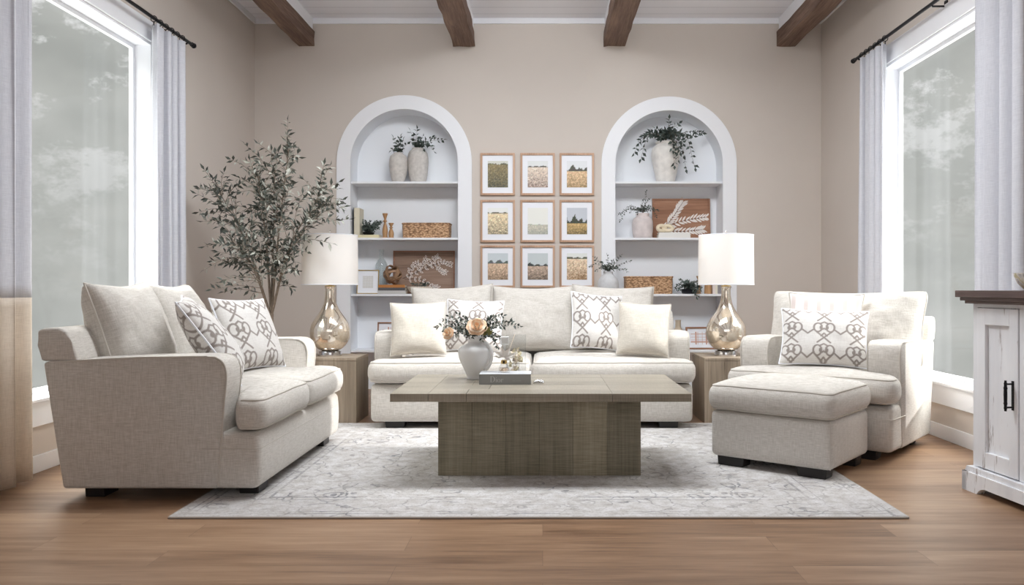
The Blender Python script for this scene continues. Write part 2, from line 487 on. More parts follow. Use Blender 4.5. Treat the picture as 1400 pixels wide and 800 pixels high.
def mercury_mat():
    m, nt, b = new_mat('champagne_mercury_glass')
    n = mapped_noise(nt, (9, 9, 9), 1, 5); n2 = mapped_noise(nt, (60, 60, 60), 1, 3)
    f = math_node(nt, 'ADD', math_node(nt, 'MULTIPLY', n, 0.7), math_node(nt, 'MULTIPLY', n2, 0.3))
    nt.links.new(ramp(nt, f, [(0.38, rgb((222, 206, 184))), (0.55, rgb((242, 232, 218))), (0.66, rgb((248, 244, 236)))]), b.inputs['Base Color'])
    b.inputs['Metallic'].default_value = 0.80; b.inputs['Roughness'].default_value = 0.1
    b.inputs['Coat Weight'].default_value = 0.4; b.inputs['Coat Roughness'].default_value = 0.03
    return m
M['mercury'] = mercury_mat()

def shade_mat():
    m = bpy.data.materials.new('white_lamp_shade_fabric'); m.use_nodes = True
    nt = m.node_tree; nt.nodes.clear()
    o = nt.nodes.new('ShaderNodeOutputMaterial'); d = nt.nodes.new('ShaderNodeBsdfDiffuse'); t = nt.nodes.new('ShaderNodeBsdfTranslucent'); mx = nt.nodes.new('ShaderNodeMixShader')
    d.inputs['Color'].default_value = rgb((248, 247, 247)); t.inputs['Color'].default_value = rgb((250, 244, 236)); mx.inputs[0].default_value = 0.35
    nt.links.new(d.outputs[0], mx.inputs[1]); nt.links.new(t.outputs[0], mx.inputs[2]); nt.links.new(mx.outputs[0], o.inputs[0])
    return m
M['shade'] = shade_mat()

def rope_mat():
    m, nt, b = new_mat('woven_seagrass')
    tc = nt.nodes.new('ShaderNodeTexCoord'); mp = nt.nodes.new('ShaderNodeMapping'); mp.inputs['Scale'].default_value = (1, 1, 1)
    nt.links.new(tc.outputs['Object'], mp.inputs[0])
    w = nt.nodes.new('ShaderNodeTexVoronoi'); w.inputs['Scale'].default_value = 75.0
    mp.inputs['Scale'].default_value = (0.55, 0.55, 1.15)
    nt.links.new(mp.outputs[0], w.inputs['Vector'])
    nt.links.new(ramp(nt, w.outputs['Distance'], [(0.1, rgb((222, 188, 152))), (0.45, rgb((190, 150, 114))), (0.8, rgb((124, 92, 66)))]), b.inputs['Base Color'])
    b.inputs['Roughness'].default_value = 0.8
    bump_to(nt, b, w.outputs['Distance'], -0.8, 0.01)
    return m
M['rope'] = rope_mat()
# ------------------------------------------------------------------ the room
XL, XR, YB, ZC = -2.927, 2.83, 8.32, 3.80
Y0 = -3.0
WT = 0.15

def floor_mat():
    m, nt, b = new_mat('oak_plank_floor')
    tc = nt.nodes.new('ShaderNodeTexCoord')
    br = nt.nodes.new('ShaderNodeTexBrick')
    br.offset = 0.37; br.offset_frequency = 2; br.squash = 1.0
    br.inputs['Scale'].default_value = 1.0; br.inputs['Brick Width'].default_value = 1.52; br.inputs['Row Height'].default_value = 0.185
    br.inputs['Mortar Size'].default_value = 0.0012; br.inputs['Mortar Smooth'].default_value = 0.3; br.inputs['Bias'].default_value = 0.0
    br.inputs['Color1'].default_value = (0, 0, 0, 1); br.inputs['Color2'].default_value = (1, 1, 1, 1); br.inputs['Mortar'].default_value = (0.5, 0.5, 0.5, 1)
    nt.links.new(tc.outputs['Object'], br.inputs['Vector'])
    # grain, shifted per plank
    mp = nt.nodes.new('ShaderNodeMapping'); mp.inputs['Scale'].default_value = (0.9, 9.0, 1.0)
    add = nt.nodes.new('ShaderNodeVectorMath'); add.operation = 'ADD'
    sc = nt.nodes.new('ShaderNodeVectorMath'); sc.operation = 'SCALE'; sc.inputs['Scale'].default_value = 7.0
    nt.links.new(br.outputs['Color'], sc.inputs[0]); nt.links.new(tc.outputs['Object'], mp.inputs[0])
    nt.links.new(mp.outputs[0], add.inputs[0]); nt.links.new(sc.outputs[0], add.inputs[1])
    n = nt.nodes.new('ShaderNodeTexNoise'); n.inputs['Scale'].default_value = 1.6; n.inputs['Detail'].default_value = 6; n.inputs['Roughness'].default_value = 0.6
    nt.links.new(add.outputs[0], n.inputs['Vector'])
    fine = mapped_noise(nt, (5, 130, 1), 1, 3)
    f = math_node(nt, 'ADD', math_node(nt, 'MULTIPLY', n.outputs['Fac'], 0.55), math_node(nt, 'MULTIPLY', fine, 0.25))
    f = math_node(nt, 'ADD', f, math_node(nt, 'MULTIPLY', br.outputs['Color'], 0.16))
    col = ramp(nt, f, [(0.30, rgb((110, 82, 60))), (0.46, rgb((148, 116, 90))), (0.64, rgb((174, 143, 115)))])
    col = mix_col(nt, math_node(nt, 'MULTIPLY', br.outputs['Fac'], 0.6), col, rgb((84, 62, 48)))
    nt.links.new(col, b.inputs['Base Color'])
    b.inputs['Roughness'].default_value = 0.38; b.inputs['Specular IOR Level'].default_value = 0.4
    bump_to(nt, b, f, 0.08, 0.002)
    return m
M['floor'] = floor_mat()

def ceiling_mat():
    m, nt, b = new_mat('white_plank_ceiling')
    tc = nt.nodes.new('ShaderNodeTexCoord'); sp = nt.nodes.new('ShaderNodeSeparateXYZ'); nt.links.new(tc.outputs['Object'], sp.inputs[0])
    fr = math_node(nt, 'FRACT', math_node(nt, 'MULTIPLY', sp.outputs['Y'], 1 / 0.19))
    line = math_node(nt, 'LESS_THAN', fr, 0.04)
    nt.links.new(mix_col(nt, line, rgb((236, 236, 242)), rgb((190, 190, 198))), b.inputs['Base Color'])
    b.inputs['Roughness'].default_value = 0.6
    return m
M['ceiling'] = ceiling_mat()

def struct(name, bm, m, label, cat, smooth=False, parent=None):
    o = obj(name, bm, m, parent, smooth)
    if parent is None: tag(o, label, cat, None, 'structure')
    return o

bm = bmesh.new(); box(bm, XL - WT, XR + WT, Y0, YB + 0.5, -0.1, 0.0)
struct('floor', bm, M['floor'], 'warm brown oak plank floor of the whole room', 'floor')
bm = bmesh.new(); box(bm, XL - WT, XR + WT, Y0, YB + 0.5, ZC, ZC + 0.12)
struct('ceiling', bm, M['ceiling'], 'pale grey white planked ceiling above the dark beams', 'ceiling')

# windows: opening (y0, y1) and (z0, z1) per side
WIN = {'left': (4.20, 6.12, 0.43, 2.88), 'right': (4.72, 6.80, 0.405, 2.88)}
def side_wall(name, xa, xb, w, label):
    bm = bmesh.new(); y0, y1, z0, z1 = w
    e = 0.02
    box(bm, xa, xb, Y0, y0 - e, 0, ZC); box(bm, xa, xb, y1 + e, YB + 0.2, 0, ZC)
    box(bm, xa, xb, y0 - e, y1 + e, 0, z0 - e); box(bm, xa, xb, y0 - e, y1 + e, z1 + e, ZC)
    struct(name, bm, M['wall'], label, 'wall')
side_wall('wall_left', XL - WT, XL, WIN['left'], 'taupe painted side wall behind the loveseat with a tall window')
side_wall('wall_right', XR, XR + WT, WIN['right'], 'taupe painted side wall behind the armchair with a tall window')

def window(name, xw, s, w, label):
    """xw = face of the wall, s = +1 when outside lies at +x"""
    y0, y1, z0, z1 = w; e = 0.02; d = WT
    X = lambda t: xw + s * t
    bx = lambda bm, a, b, *r, **k: box(bm, min(X(a), X(b)), max(X(a), X(b)), *r, **k)
    root = thing(name, label, 'window', (0, 0, 0)); root['kind'] = 'structure'
    bm = bmesh.new()
    bx(bm, -0.0, d, y1, y1 + e, z0 - e, z1 + e); bx(bm, 0.0, d, y0 - e, y0, z0 - e, z1 + e); bx(bm, 0.0, d, y0, y1, z1, z1 + e)
    obj('window_jamb', bm, M['white'], root, False)
    bm = bmesh.new()
    bx(bm, -0.045, d, y0 - 0.06, y1 + 0.06, z0 - e, z0, bev=0.004); bx(bm, -0.02, 0.0, y0 - 0.04, y1 + 0.04, z0 - 0.16, z0 - e)
    obj('window_sill', bm, M['white'], root, False)
    bm = bmesh.new()
    f = 0.03
    bx(bm, d - 0.03, d, y0, y0 + f, z0, z1); bx(bm, d - 0.03, d, y1 - f, y1, z0, z1)
    bx(bm, d - 0.03, d, y0 + f, y1 - f, z1 - f, z1); bx(bm, d - 0.03, d, y0 + f, y1 - f, z0, z0 + f)
    obj('window_frame', bm, M['white'], root, False)
    bm = bmesh.new(); bx(bm, d - 0.018, d - 0.012, y0 + f, y1 - f, z0 + f, z1 - f)
    obj('window_pane', bm, M['pane'], root, False)
    bm = bmesh.new(); bx(bm, -0.018, 0.0, y0 - 0.12, y1 + 0.14, z1 + e, z1 + 0.17, bev=0.003)
    obj('window_head_casing', bm, M['white'], root, False)
    return root
window('window_1', XL, -1, WIN['left'], 'tall bright window behind the loveseat with hazy trees outside')
window('window_2', XR, +1, WIN['right'], 'tall bright window behind the armchair with hazy trees outside')

for name, x0, x1, lab in (('baseboard_left', XL, XL + 0.014, 'white baseboard along the wall behind the loveseat'), ('baseboard_right', XR - 0.014, XR, 'white baseboard along the wall behind the armchair')):
    bm = bmesh.new(); box(bm, x0, x1, Y0, YB, 0, 0.10, 0.003)
    struct(name, bm, M['white'], lab, 'baseboard')

bm = bmesh.new(); box(bm, XL - WT, XR + WT, Y0 - 0.12, Y0, 0, ZC)  # unseen wall, added to cut the light from the open front end
struct('wall_front', bm, M['wall'], 'taupe painted wall behind the camera', 'wall')
# back wall with two arched openings
ARCH = [(-1.404, 2.333), (1.281, 2.320)]
AR_IN, AR_OUT = 0.545, 0.685
def arch_line(cx, cz, r, n=40, z0=0.0):
    pts = [(cx - r, z0)]
    pts += [(cx + r * math.cos(PI - PI * i / n), cz + r * math.sin(PI - PI * i / n)) for i in range(n + 1)]
    return pts + [(cx + r, z0)]
bm = bmesh.new()
hr = AR_IN + 0.03
def slab(x0, x1, z0a, z0b):
    """wall strip whose lower edge runs z0a..z0b, up to the ceiling"""
    v = [bm.verts.new(p) for p in ((x0, YB, z0a), (x1, YB, z0b), (x1, YB, ZC), (x0, YB, ZC), (x0, YB + 0.12, z0a), (x1, YB + 0.12, z0b), (x1, YB + 0.12, ZC), (x0, YB + 0.12, ZC))]
    for q in ((0, 1, 2, 3), (5, 4, 7, 6), (4, 0, 3, 7), (1, 5, 6, 2), (4, 5, 1, 0), (3, 2, 6, 7)):
        bm.faces.new([v[i] for i in q])
xs = XL - 0.02
for cx, cz in ARCH:
    slab(xs, cx - hr, 0, 0)
    n = 32
    for i in range(n):
        a, b2 = PI - PI * i / n, PI - PI * (i + 1) / n
        slab(cx + hr * math.cos(a), cx + hr * math.cos(b2), cz + hr * math.sin(a), cz + hr * math.sin(b2))
    xs = cx + hr
slab(xs, XR + 0.02, 0, 0)
struct('wall_back', bm, M['wall'], 'taupe painted back wall behind the sofa with two arched openings', 'wall')
bm = bmesh.new()
for a, b2 in ((XL, ARCH[0][0] - AR_OUT), (ARCH[0][0] + AR_OUT, ARCH[1][0] - AR_OUT), (ARCH[1][0] + AR_OUT, XR)):
    box(bm, a + 0.015, b2 - 0.003, YB - 0.014, YB, 0, 0.10, 0.003)
struct('baseboard_back', bm, M['white'], 'white baseboard along the wall behind the sofa', 'baseboard')
bm = bmesh.new(); box(bm, XL, XR, YB - 0.02, YB, 3.745, ZC)
struct('trim_1', bm, M['white'], 'white moulding strip where back wall meets ceiling', 'trim')
bm = bmesh.new(); box(bm, XL, XL + 0.02, Y0, YB - 0.02, 3.745, ZC)
struct('trim_2', bm, M['white'], 'white moulding strip along the ceiling above the loveseat wall', 'trim')
bm = bmesh.new(); box(bm, XR - 0.02, XR, Y0, YB - 0.02, 3.745, ZC)
struct('trim_3', bm, M['white'], 'white moulding strip along the ceiling above the armchair wall', 'trim')

# ceiling beams: dark hewn timber under a white packing board
BEAMS = [(-2.478, -2.318, 'dark hewn ceiling beam nearest the loveseat wall'), (-0.906, -0.690, 'dark hewn ceiling beam above the gap between the left arched bookcase and the picture grid'),
         (0.616, 0.836, 'dark hewn ceiling beam above the left edge of the right arched bookcase'), (2.380, 2.561, 'dark hewn ceiling beam nearest the armchair wall')]
for bi, (x0, x1, lab) in enumerate(BEAMS):
    t = thing('ceiling_beam', lab, 'beam', ((x0 + x1) / 2, 0, 3.518), 0, 'dark ceiling beams')
    t['kind'] = 'structure'
    hw = (x1 - x0) / 2
    bm = bmesh.new()
    rng = random.Random(bi)
    ys = np.linspace(Y0, YB, 60); ringsv = []
    for y in ys:
        q = []
        for (x, z) in ((-hw, 0), (-hw * 0.5, -0.0), (hw * 0.5, 0), (hw, 0), (hw, 0.075), (hw, 0.15), (-hw, 0.15), (-hw, 0.075)):
            j = 0.006
            q.append(bm.verts.new((x + rng.uniform(-j, j), y, z + (rng.uniform(-j, j) if z < 0.1 else 0))))
        ringsv.append(q)
    for k in range(len(ringsv) - 1):
        for i in range(8):
            bm.faces.new((ringsv[k][i], ringsv[k][(i + 1) % 8], ringsv[k + 1][(i + 1) % 8], ringsv[k + 1][i]))
    bm.faces.new(ringsv[0]); bm.faces.new(ringsv[-1])
    obj('timber', bm, M['beam'], t, True, 60)
    bm = bmesh.new(); box(bm, -hw + 0.012, hw - 0.012, Y0, YB - 0.02, 0.148, ZC - 3.518)
    tag(obj('packing_board', bm, M['white'], t, False), 'white board between beam and ceiling')

# built-in arched bookcases
CASE = []
SHELF_Z = [2.147, 1.575, 1.003, 0.431]
YN = 8.62            # back of the recess
for (cx, cz), lab in zip(ARCH, ('white arched built-in bookcase holding two grey vases on its top shelf', 'white arched built-in bookcase holding one large urn on its top shelf')):
    t = thing('arched_bookcase', lab, 'bookcase', (cx, YB, 0), 0, 'arched built-in bookcases')
    CASE.append(t)
    bm = bmesh.new()
    o_, i_ = arch_line(0, cz, AR_OUT), arch_line(0, cz, AR_IN)
    rows = []
    for (xo, zo), (xi, zi) in zip(o_, i_):
        rows.append([bm.verts.new((xo, 0, zo)), bm.verts.new((xo, -0.022, zo)), bm.verts.new((xi, -0.022, zi)), bm.verts.new((xi, 0, zi))])
    for k in range(len(rows) - 1):
        for i in range(4):
            bm.faces.new((rows[k][i], rows[k][(i + 1) % 4], rows[k + 1][(i + 1) % 4], rows[k + 1][i]))
    bm.faces.new(rows[0]); bm.faces.new(rows[-1])
    obj('arch_trim', bm, M['white'], t, True, 35)
    bm = bmesh.new()
    i2 = arch_line(0, cz, AR_IN + 0.02)
    rows = []
    for (xo, zo), (xi, zi) in zip(i2, i_):
        rows.append([bm.verts.new((xo, 0.001, zo)), bm.verts.new((xi, 0.001, zi)), bm.verts.new((xi, YN - YB, zi)), bm.verts.new((xo, YN - YB, zo))])
    for k in range(len(rows) - 1):
        for i in range(4):
            bm.faces.new((rows[k][i], rows[k][(i + 1) % 4], rows[k + 1][(i + 1) % 4], rows[k + 1][i]))
    bm.faces.new(rows[0]); bm.faces.new(rows[-1])
    obj('side_lining', bm, M['niche'], t, True, 35)
    bm = bmesh.new()
    prism(bm, arch_line(0, cz, AR_IN + 0.02), YN - YB, YN - YB + 0.02, 'y')
    obj('back_panel', bm, M['niche'], t, False)
    for z in SHELF_Z:
        bm = bmesh.new()
        if z > cz: hx = AR_IN
        box(bm, -AR_IN + 0.001, AR_IN - 0.001, 0.004, YN - YB - 0.001, z - 0.022, z, 0.003)
        obj('shelf', bm, M['white'], t, False)

# ------------------------------------------------------------------ curtains and rods
def curtain(xc, y0, y1, ztop, label, seed, amp=0.035, waves=4.5, split=None, flare=0.0, group=None):
    rng = random.Random(seed)
    t = thing('curtain', label, 'curtain', (xc, (y0 + y1) / 2, 0), 0, group)
    ny, nz = 110, 26; L = y1 - y0
    ph = [rng.uniform(0, 6.28) for _ in range(4)]
    fr = [waves, waves * 1.73, waves * 0.51]
    zs = list(np.linspace(0.012, ztop, nz))
    if split: zs = sorted(zs + [split])
    def pt(u, z):
        k = z / ztop
        sw = sum(a * math.sin(2 * PI * f * u + p + 0.35 * math.sin(2.2 * k + p)) for a, f, p in zip((1, 0.28, 0.3), fr, ph))
        cr = math.copysign(abs(sw) ** 0.8, sw)
        x = amp * cr * (0.75 + 0.35 * (1 - k))
        y = (u - 0.5) * L * (0.94 + 0.06 * (1 - k) + flare * (1 - k)) + 0.010 * math.sin(2 * PI * waves * 2 * u + ph[1]) * 1.2
        return (x, y, z)
    def sheet(zlist):
        bm = bmesh.new()
        g = [[bm.verts.new(pt(i / ny, z)) for i in range(ny + 1)] for z in zlist]
        for j in range(len(zlist) - 1):
            for i in range(ny):
                bm.faces.new((g[j][i], g[j][i + 1], g[j + 1][i + 1], g[j + 1][i]))
        return bm
    def solid(o):
        md = o.modifiers.new('thickness', 'SOLIDIFY'); md.thickness = 0.004; md.offset = 0
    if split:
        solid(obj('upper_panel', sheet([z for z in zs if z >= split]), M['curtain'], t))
        solid(tag(obj('lower_panel', sheet([z for z in zs if z <= split]), M['curtain_tan'], t), 'tan lower part of the curtain'))  # below the split the sheet is coloured tan
    else:
        solid(obj('panel', sheet(zs), M['curtain'], t))
    n = 6
    for i in range(n):
        y = -L * 0.44 + L * 0.88 * i / (n - 1)
        bm = bmesh.new()
        tube(bm, [Vector((0.022 * math.cos(a), y, ztop + 0.0355 + 0.022 * math.sin(a))) for a in np.linspace(0, 2 * PI, 15)[:-1]], 0.0030, 5, True)
        cx_ = pt((i + 0.5) / n, ztop)
        box(bm, -0.003, 0.003, y - 0.003, y + 0.003, ztop - 0.012, ztop + 0.013)
        obj('curtain_ring', bm, M['iron'], t)
    return t
def rod(x, y0, y1, z, wallx, label):
    t = thing('curtain_rod', label, 'curtain rod', (x, y1, z))
    bm = bmesh.new(); tube(bm, [(0, y0 - y1, 0), (0, -0.02, 0)], 0.013, 12); obj('pole', bm, M['iron'], t)
    bm = bmesh.new()
    prof = [(0.013, 0), (0.018, 0.004), (0.018, 0.014), (0.010, 0.02), (0.019, 0.032), (0.022, 0.045), (0.016, 0.06), (0.006, 0.075), (0.001, 0.08)]
    lathe(bm, prof, 14); bmesh.ops.rotate(bm, verts=bm.verts, cent=(0, 0, 0), matrix=Matrix.Rotation(-PI / 2, 3, 'X'))
    obj('finial', bm, M['iron'], t, loc=(0, -0.02, 0))
    for yy in (-0.10, (y0 - y1) * 0.5, y0 - y1 + 0.1):
        bm = bmesh.new(); tube(bm, [(0, yy, -0.013), (0, yy, -0.02), (wallx - x, yy, -0.02)], 0.007, 8); box(bm, min(wallx - x, wallx - x - 0.008 * math.copysign(1, wallx - x)), max(wallx - x, wallx - x - 0.008 * math.copysign(1, wallx - x)), yy - 0.02, yy + 0.02, -0.05, 0.02)
        obj('bracket', bm, M['iron'], t)
    return t
rod(-2.83, 3.9, 6.62, 3.030, XL, 'black iron curtain rod above the window behind the loveseat')
rod(2.73, 4.3, 7.18, 3.060, XR, 'black iron curtain rod above the window behind the armchair')
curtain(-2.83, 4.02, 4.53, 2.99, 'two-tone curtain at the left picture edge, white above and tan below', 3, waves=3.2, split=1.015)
curtain(-2.83, 5.93, 6.46, 2.99, 'white curtain panel between the left window and the olive tree', 8, waves=4.6)
curtain(2.73, 6.50, 7.03, 3.02, 'white curtain panel hanging behind the cream armchair', 5, waves=4.6)
curtain(2.73, 4.64, 5.14, 3.02, 'pale grey curtain panel rising behind the distressed white cabinet', 12, waves=3.4)
# ------------------------------------------------------------------ rug
RX0, RX1, RY0, RY1 = -1.735, 1.698, 3.78, 6.41
RUG_T = 0.010
def rug_mat():
    m, nt, b = new_mat('faded_oriental_rug')
    tc = nt.nodes.new('ShaderNodeTexCoord'); sp = nt.nodes.new('ShaderNodeSeparateXYZ'); nt.links.new(tc.outputs['Object'], sp.inputs[0])
    hx, hy = (RX1 - RX0) / 2, (RY1 - RY0) / 2
    ax = math_node(nt, 'ABSOLUTE', sp.outputs['X']); ay = math_node(nt, 'ABSOLUTE', sp.outputs['Y'])
    ex = math_node(nt, 'SUBTRACT', hx, ax); ey = math_node(nt, 'SUBTRACT', hy, ay)
    e = math_node(nt, 'MINIMUM', ex, ey)                       # distance in from the edge
    def band(c, w):
        d = math_node(nt, 'ABSOLUTE', math_node(nt, 'SUBTRACT', e, c))
        return math_node(nt, 'LESS_THAN', d, w)
    # rosettes, mirrored left/right and front/back like a woven pattern
    cmb = nt.nodes.new('ShaderNodeCombineXYZ'); nt.links.new(ax, cmb.inputs[0]); nt.links.new(ay, cmb.inputs[1])
    wob = nt.nodes.new('ShaderNodeTexNoise'); wob.inputs['Scale'].default_value = 9.0; nt.links.new(cmb.outputs[0], wob.inputs['Vector'])
    vo = nt.nodes.new('ShaderNodeTexVoronoi'); vo.inputs['Scale'].default_value = 5.2
    addv = nt.nodes.new('ShaderNodeVectorMath'); addv.operation = 'ADD'
    scv = nt.nodes.new('ShaderNodeVectorMath'); scv.operation = 'SCALE'; scv.inputs['Scale'].default_value = 0.12
    nt.links.new(wob.outputs['Color'], scv.inputs[0]); nt.links.new(scv.outputs[0], addv.inputs[0]); nt.links.new(cmb.outputs[0], addv.inputs[1])
    nt.links.new(addv.outputs[0], vo.inputs['Vector'])
    ring = math_node(nt, 'LESS_THAN', math_node(nt, 'ABSOLUTE', math_node(nt, 'SUBTRACT', vo.outputs['Distance'], 0.26)), 0.035)
    dot = math_node(nt, 'LESS_THAN', vo.outputs['Distance'], 0.13)
    v2 = nt.nodes.new('ShaderNodeTexVoronoi'); v2.feature = 'DISTANCE_TO_EDGE'; v2.inputs['Scale'].default_value = 5.2
    nt.links.new(addv.outputs[0], v2.inputs['Vector'])
    vine = math_node(nt, 'LESS_THAN', v2.outputs['Distance'], 0.022)
    motif = math_node(nt, 'MAXIMUM', math_node(nt, 'MAXIMUM', ring, dot), vine)
    lines = math_node(nt, 'MAXIMUM', math_node(nt, 'MAXIMUM', band(0.36, 0.008), band(0.31, 0.004)), math_node(nt, 'MAXIMUM', band(0.06, 0.005), band(0.095, 0.004)))
    pat = math_node(nt, 'MAXIMUM', motif, lines)
    worn = mapped_noise(nt, (2.6, 2.6, 1), 1, 4, 0.6)
    worn2 = mapped_noise(nt, (30, 30, 1), 1, 4, 0.7)
    wf = nt.nodes.new('ShaderNodeMapRange'); wf.inputs['From Min'].default_value = 0.42; wf.inputs['From Max'].default_value = 0.62
    nt.links.new(math_node(nt, 'ADD', math_node(nt, 'MULTIPLY', worn, 0.6), math_node(nt, 'MULTIPLY', worn2, 0.4)), wf.inputs['Value'])
    fac = math_node(nt, 'MULTIPLY', math_node(nt, 'MULTIPLY', pat, wf.outputs[0]), 0.80)
    bl = mapped_noise(nt, (14, 14, 1), 1, 5, 0.65)
    base = ramp(nt, bl, [(0.34, rgb((186, 181, 177))), (0.5, rgb((202, 199, 197))), (0.64, rgb((214, 212, 212)))])
    dark = ramp(nt, worn, [(0.4, rgb((128, 116, 106))), (0.6, rgb((112, 112, 118)))])
    sp2 = mapped_noise(nt, (85, 85, 1), 1, 2, 0.6)
    spk = ramp(nt, sp2, [(0.56, (0, 0, 0, 1)), (0.68, (1, 1, 1, 1))])
    base = mix_col(nt, math_node(nt, 'MULTIPLY', spk, 0.45), base, rgb((130, 124, 120)))
    col = mix_col(nt, fac, base, dark)
    inb = math_node(nt, 'MULTIPLY', math_node(nt, 'LESS_THAN', e, 0.33), 0.10)
    col = mix_col(nt, inb, col, rgb((166, 160, 160)))
    nt.links.new(col, b.inputs['Base Color']); b.inputs['Roughness'].default_value = 0.95; b.inputs['Specular IOR Level'].default_value = 0.1
    bump_to(nt, b, mapped_noise(nt, (160, 160, 10), 1, 2), 0.5, 0.003)
    return m
M['rug'] = rug_mat()
M['rug_edge'] = plain('rug_binding', rgb((176, 168, 160)), 0.9, spec=0.1)
rug = thing('area_rug', 'large faded grey oriental rug under the coffee table', 'rug', ((RX0 + RX1) / 2, (RY0 + RY1) / 2, 0))
hx, hy = (RX1 - RX0) / 2, (RY1 - RY0) / 2
bm = bmesh.new(); box(bm, -hx + 0.004, hx - 0.004, -hy + 0.004, hy - 0.004, 0.0005, RUG_T, 0.003); obj('pile', bm, M['rug'], rug)
bm = bmesh.new(); tube(bm, [(x, y, 0.0058) for x, y in rring(hx - 0.005, hy - 0.005, 0.012)], 0.0052, 6, True); obj('bound_edge', bm, M['rug_edge'], rug)

def on_rug(p):
    return RX0 < p[0] < RX1 and RY0 < p[1] < RY1

# ------------------------------------------------------------------ upholstery
def smooth01(t):
    t = max(0.0, min(1.0, t)); return t * t * (3 - 2 * t)

def motif_mask(s, t):
    """interlaced loop lattice: 1 on the printed line; s, t in repeats"""
    s = (s + 0.5) % 1.0 - 0.5; t = (t + 0.5) % 1.0 - 0.5
    a = np.abs(s); d = np.full(s.shape, 9.0)
    def seg(x0, y0, x1, y1):
        nonlocal d
        vx, vy = x1 - x0, y1 - y0; L2 = vx * vx + vy * vy
        for tt in (t - 1, t, t + 1):
            for ss in (a, -a, 1 - a):
                k = np.clip(((ss - x0) * vx + (tt - y0) * vy) / L2, 0, 1)
                d = np.minimum(d, np.hypot(ss - x0 - k * vx, tt - y0 - k * vy))
    def arc(cx, cy, rx, ry, a0, a1, n=14):
        q = [(cx + rx * math.cos(x), cy + ry * math.sin(x)) for x in np.linspace(a0, a1, n)]
        for (x0, y0), (x1, y1) in zip(q[:-1], q[1:]): seg(x0, y0, x1, y1)
    arc(0.19, 0.02, 0.125, 0.20, -PI, PI, 20)                    # big loop
    arc(0.055, 0.02, 0.06, 0.085, PI * 0.15, -PI * 0.85, 9)      # inner curl
    seg(0.30, -0.06, 0.5, -0.26); seg(0.24, -0.17, 0.0, -0.44); seg(0.0, -0.44, -0.20, -0.66)
    seg(0.0, -0.24, 0.085, -0.37); seg(0.0, 0.28, 0.11, 0.20)
    return np.clip((0.036 - d) / 0.012, 0, 1)

def pillow_mesh(name, hx, hz, T, seed, n=46, pinch=0.07, ex=0.5, motif=None, wr=0.006, sag=0.0, corner=0.0):
    """a stuffed cushion standing on its lower edge: x wide, z tall from 0, y thick"""
    u = np.linspace(-1, 1, n + 1); u = np.sign(u) * np.abs(u) ** 0.85
    U, V = np.meshgrid(u, u, indexing='ij')
    Xo = hx * U * (1 - pinch * (1 - V ** 2)); Zo = hz * V * (1 - pinch * (1 - U ** 2)) + hz
    cf = 1 - corner * (U * V) ** 8
    Xo = Xo * cf; Zo = (Zo - hz) * cf + hz
    th = T / 2 * (np.clip((1 - np.abs(U) ** 2.6) * (1 - np.abs(V) ** 2.6), 0, 1)) ** ex
    th = th * (1 - 0.18 * V * (1 - U ** 2))            # heavier at the bottom
    Zo = Zo - sag * (1 - U ** 2) * (V > 0) * V
    verts = []; mot = []
    for sgn in (-1, 1):
        for i in range(n + 1):
            for j in range(n + 1):
                x, z = Xo[i, j], Zo[i, j]; e = min(1 - abs(U[i, j]), 1 - abs(V[i, j]))
                k = wr * min(1, e * 5)
                d = noise.noise(Vector((x * 6 + seed * 3.1, sgn * 2.0 + seed, z * 6))) * 1.3 + noise.noise(Vector((x * 16 + seed, z * 16, sgn))) * 0.45
                verts.append((x, sgn * (th[i, j] + k * d), z))
    N = (n + 1) ** 2
    idx = lambda s, i, j: s * N + i * (n + 1) + j
    faces = []
    border = lambda i, j: i in (0, n) or j in (0, n)
    I = lambda s, i, j: idx(0 if border(i, j) else s, i, j)
    for s in (0, 1):
        for i in range(n):
            for j in range(n):
                q = (I(s, i, j), I(s, i + 1, j), I(s, i + 1, j + 1), I(s, i, j + 1))
                faces.append(q if s == 0 else q[::-1])
    me = bpy.data.meshes.new(name); me.from_pydata(verts, [], faces); me.update()
    if motif:
        cw, ch, ox, oz = motif
        at_ = me.attributes.new('motif', 'FLOAT', 'POINT')
        ar = np.array(verts)
        at_.data.foreach_set('value', motif_mask((ar[:, 0] - ox) / cw, (ar[:, 2] - oz) / ch).astype(np.float32))
    # drop the unused duplicate border verts
    bm = bmesh.new(); bm.from_mesh(me); bmesh.ops.delete(bm, geom=[v for v in bm.verts if not v.link_faces], context='VERTS'); bm.to_mesh(me); bm.free()
    edge = [(Xo[i, 0], 0, Zo[i, 0]) for i in range(n)] + [(Xo[n, j], 0, Zo[n, j]) for j in range(n)] + [(Xo[i, n], 0, Zo[i, n]) for i in range(n, 0, -1)] + [(Xo[0, j], 0, Zo[0, j]) for j in range(n, 0, -1)]
    return me, edge

def back_cushion(root, x0, x1, y, z, H, T, tilt, seed, roll=0.0, pinch=0.055, corner=0.0):
    hx = (x1 - x0) / 2
    me, edge = pillow_mesh('back_cushion', hx, H / 2, T, seed, 44, pinch, 0.38, None, 0.016, 0.012, corner)
    o = obj_me('back_cushion', me, M['linen'], root, True, 70, loc=((x0 + x1) / 2, y, z), rot=(-tilt, roll, 0))
    bm = bmesh.new()
    me_e = [Vector((p[0], p[1], p[2])) for p in edge]
    tube(bm, me_e, 0.006, 6, True)
    obj('welt', bm, M['welt'], o)
    return o

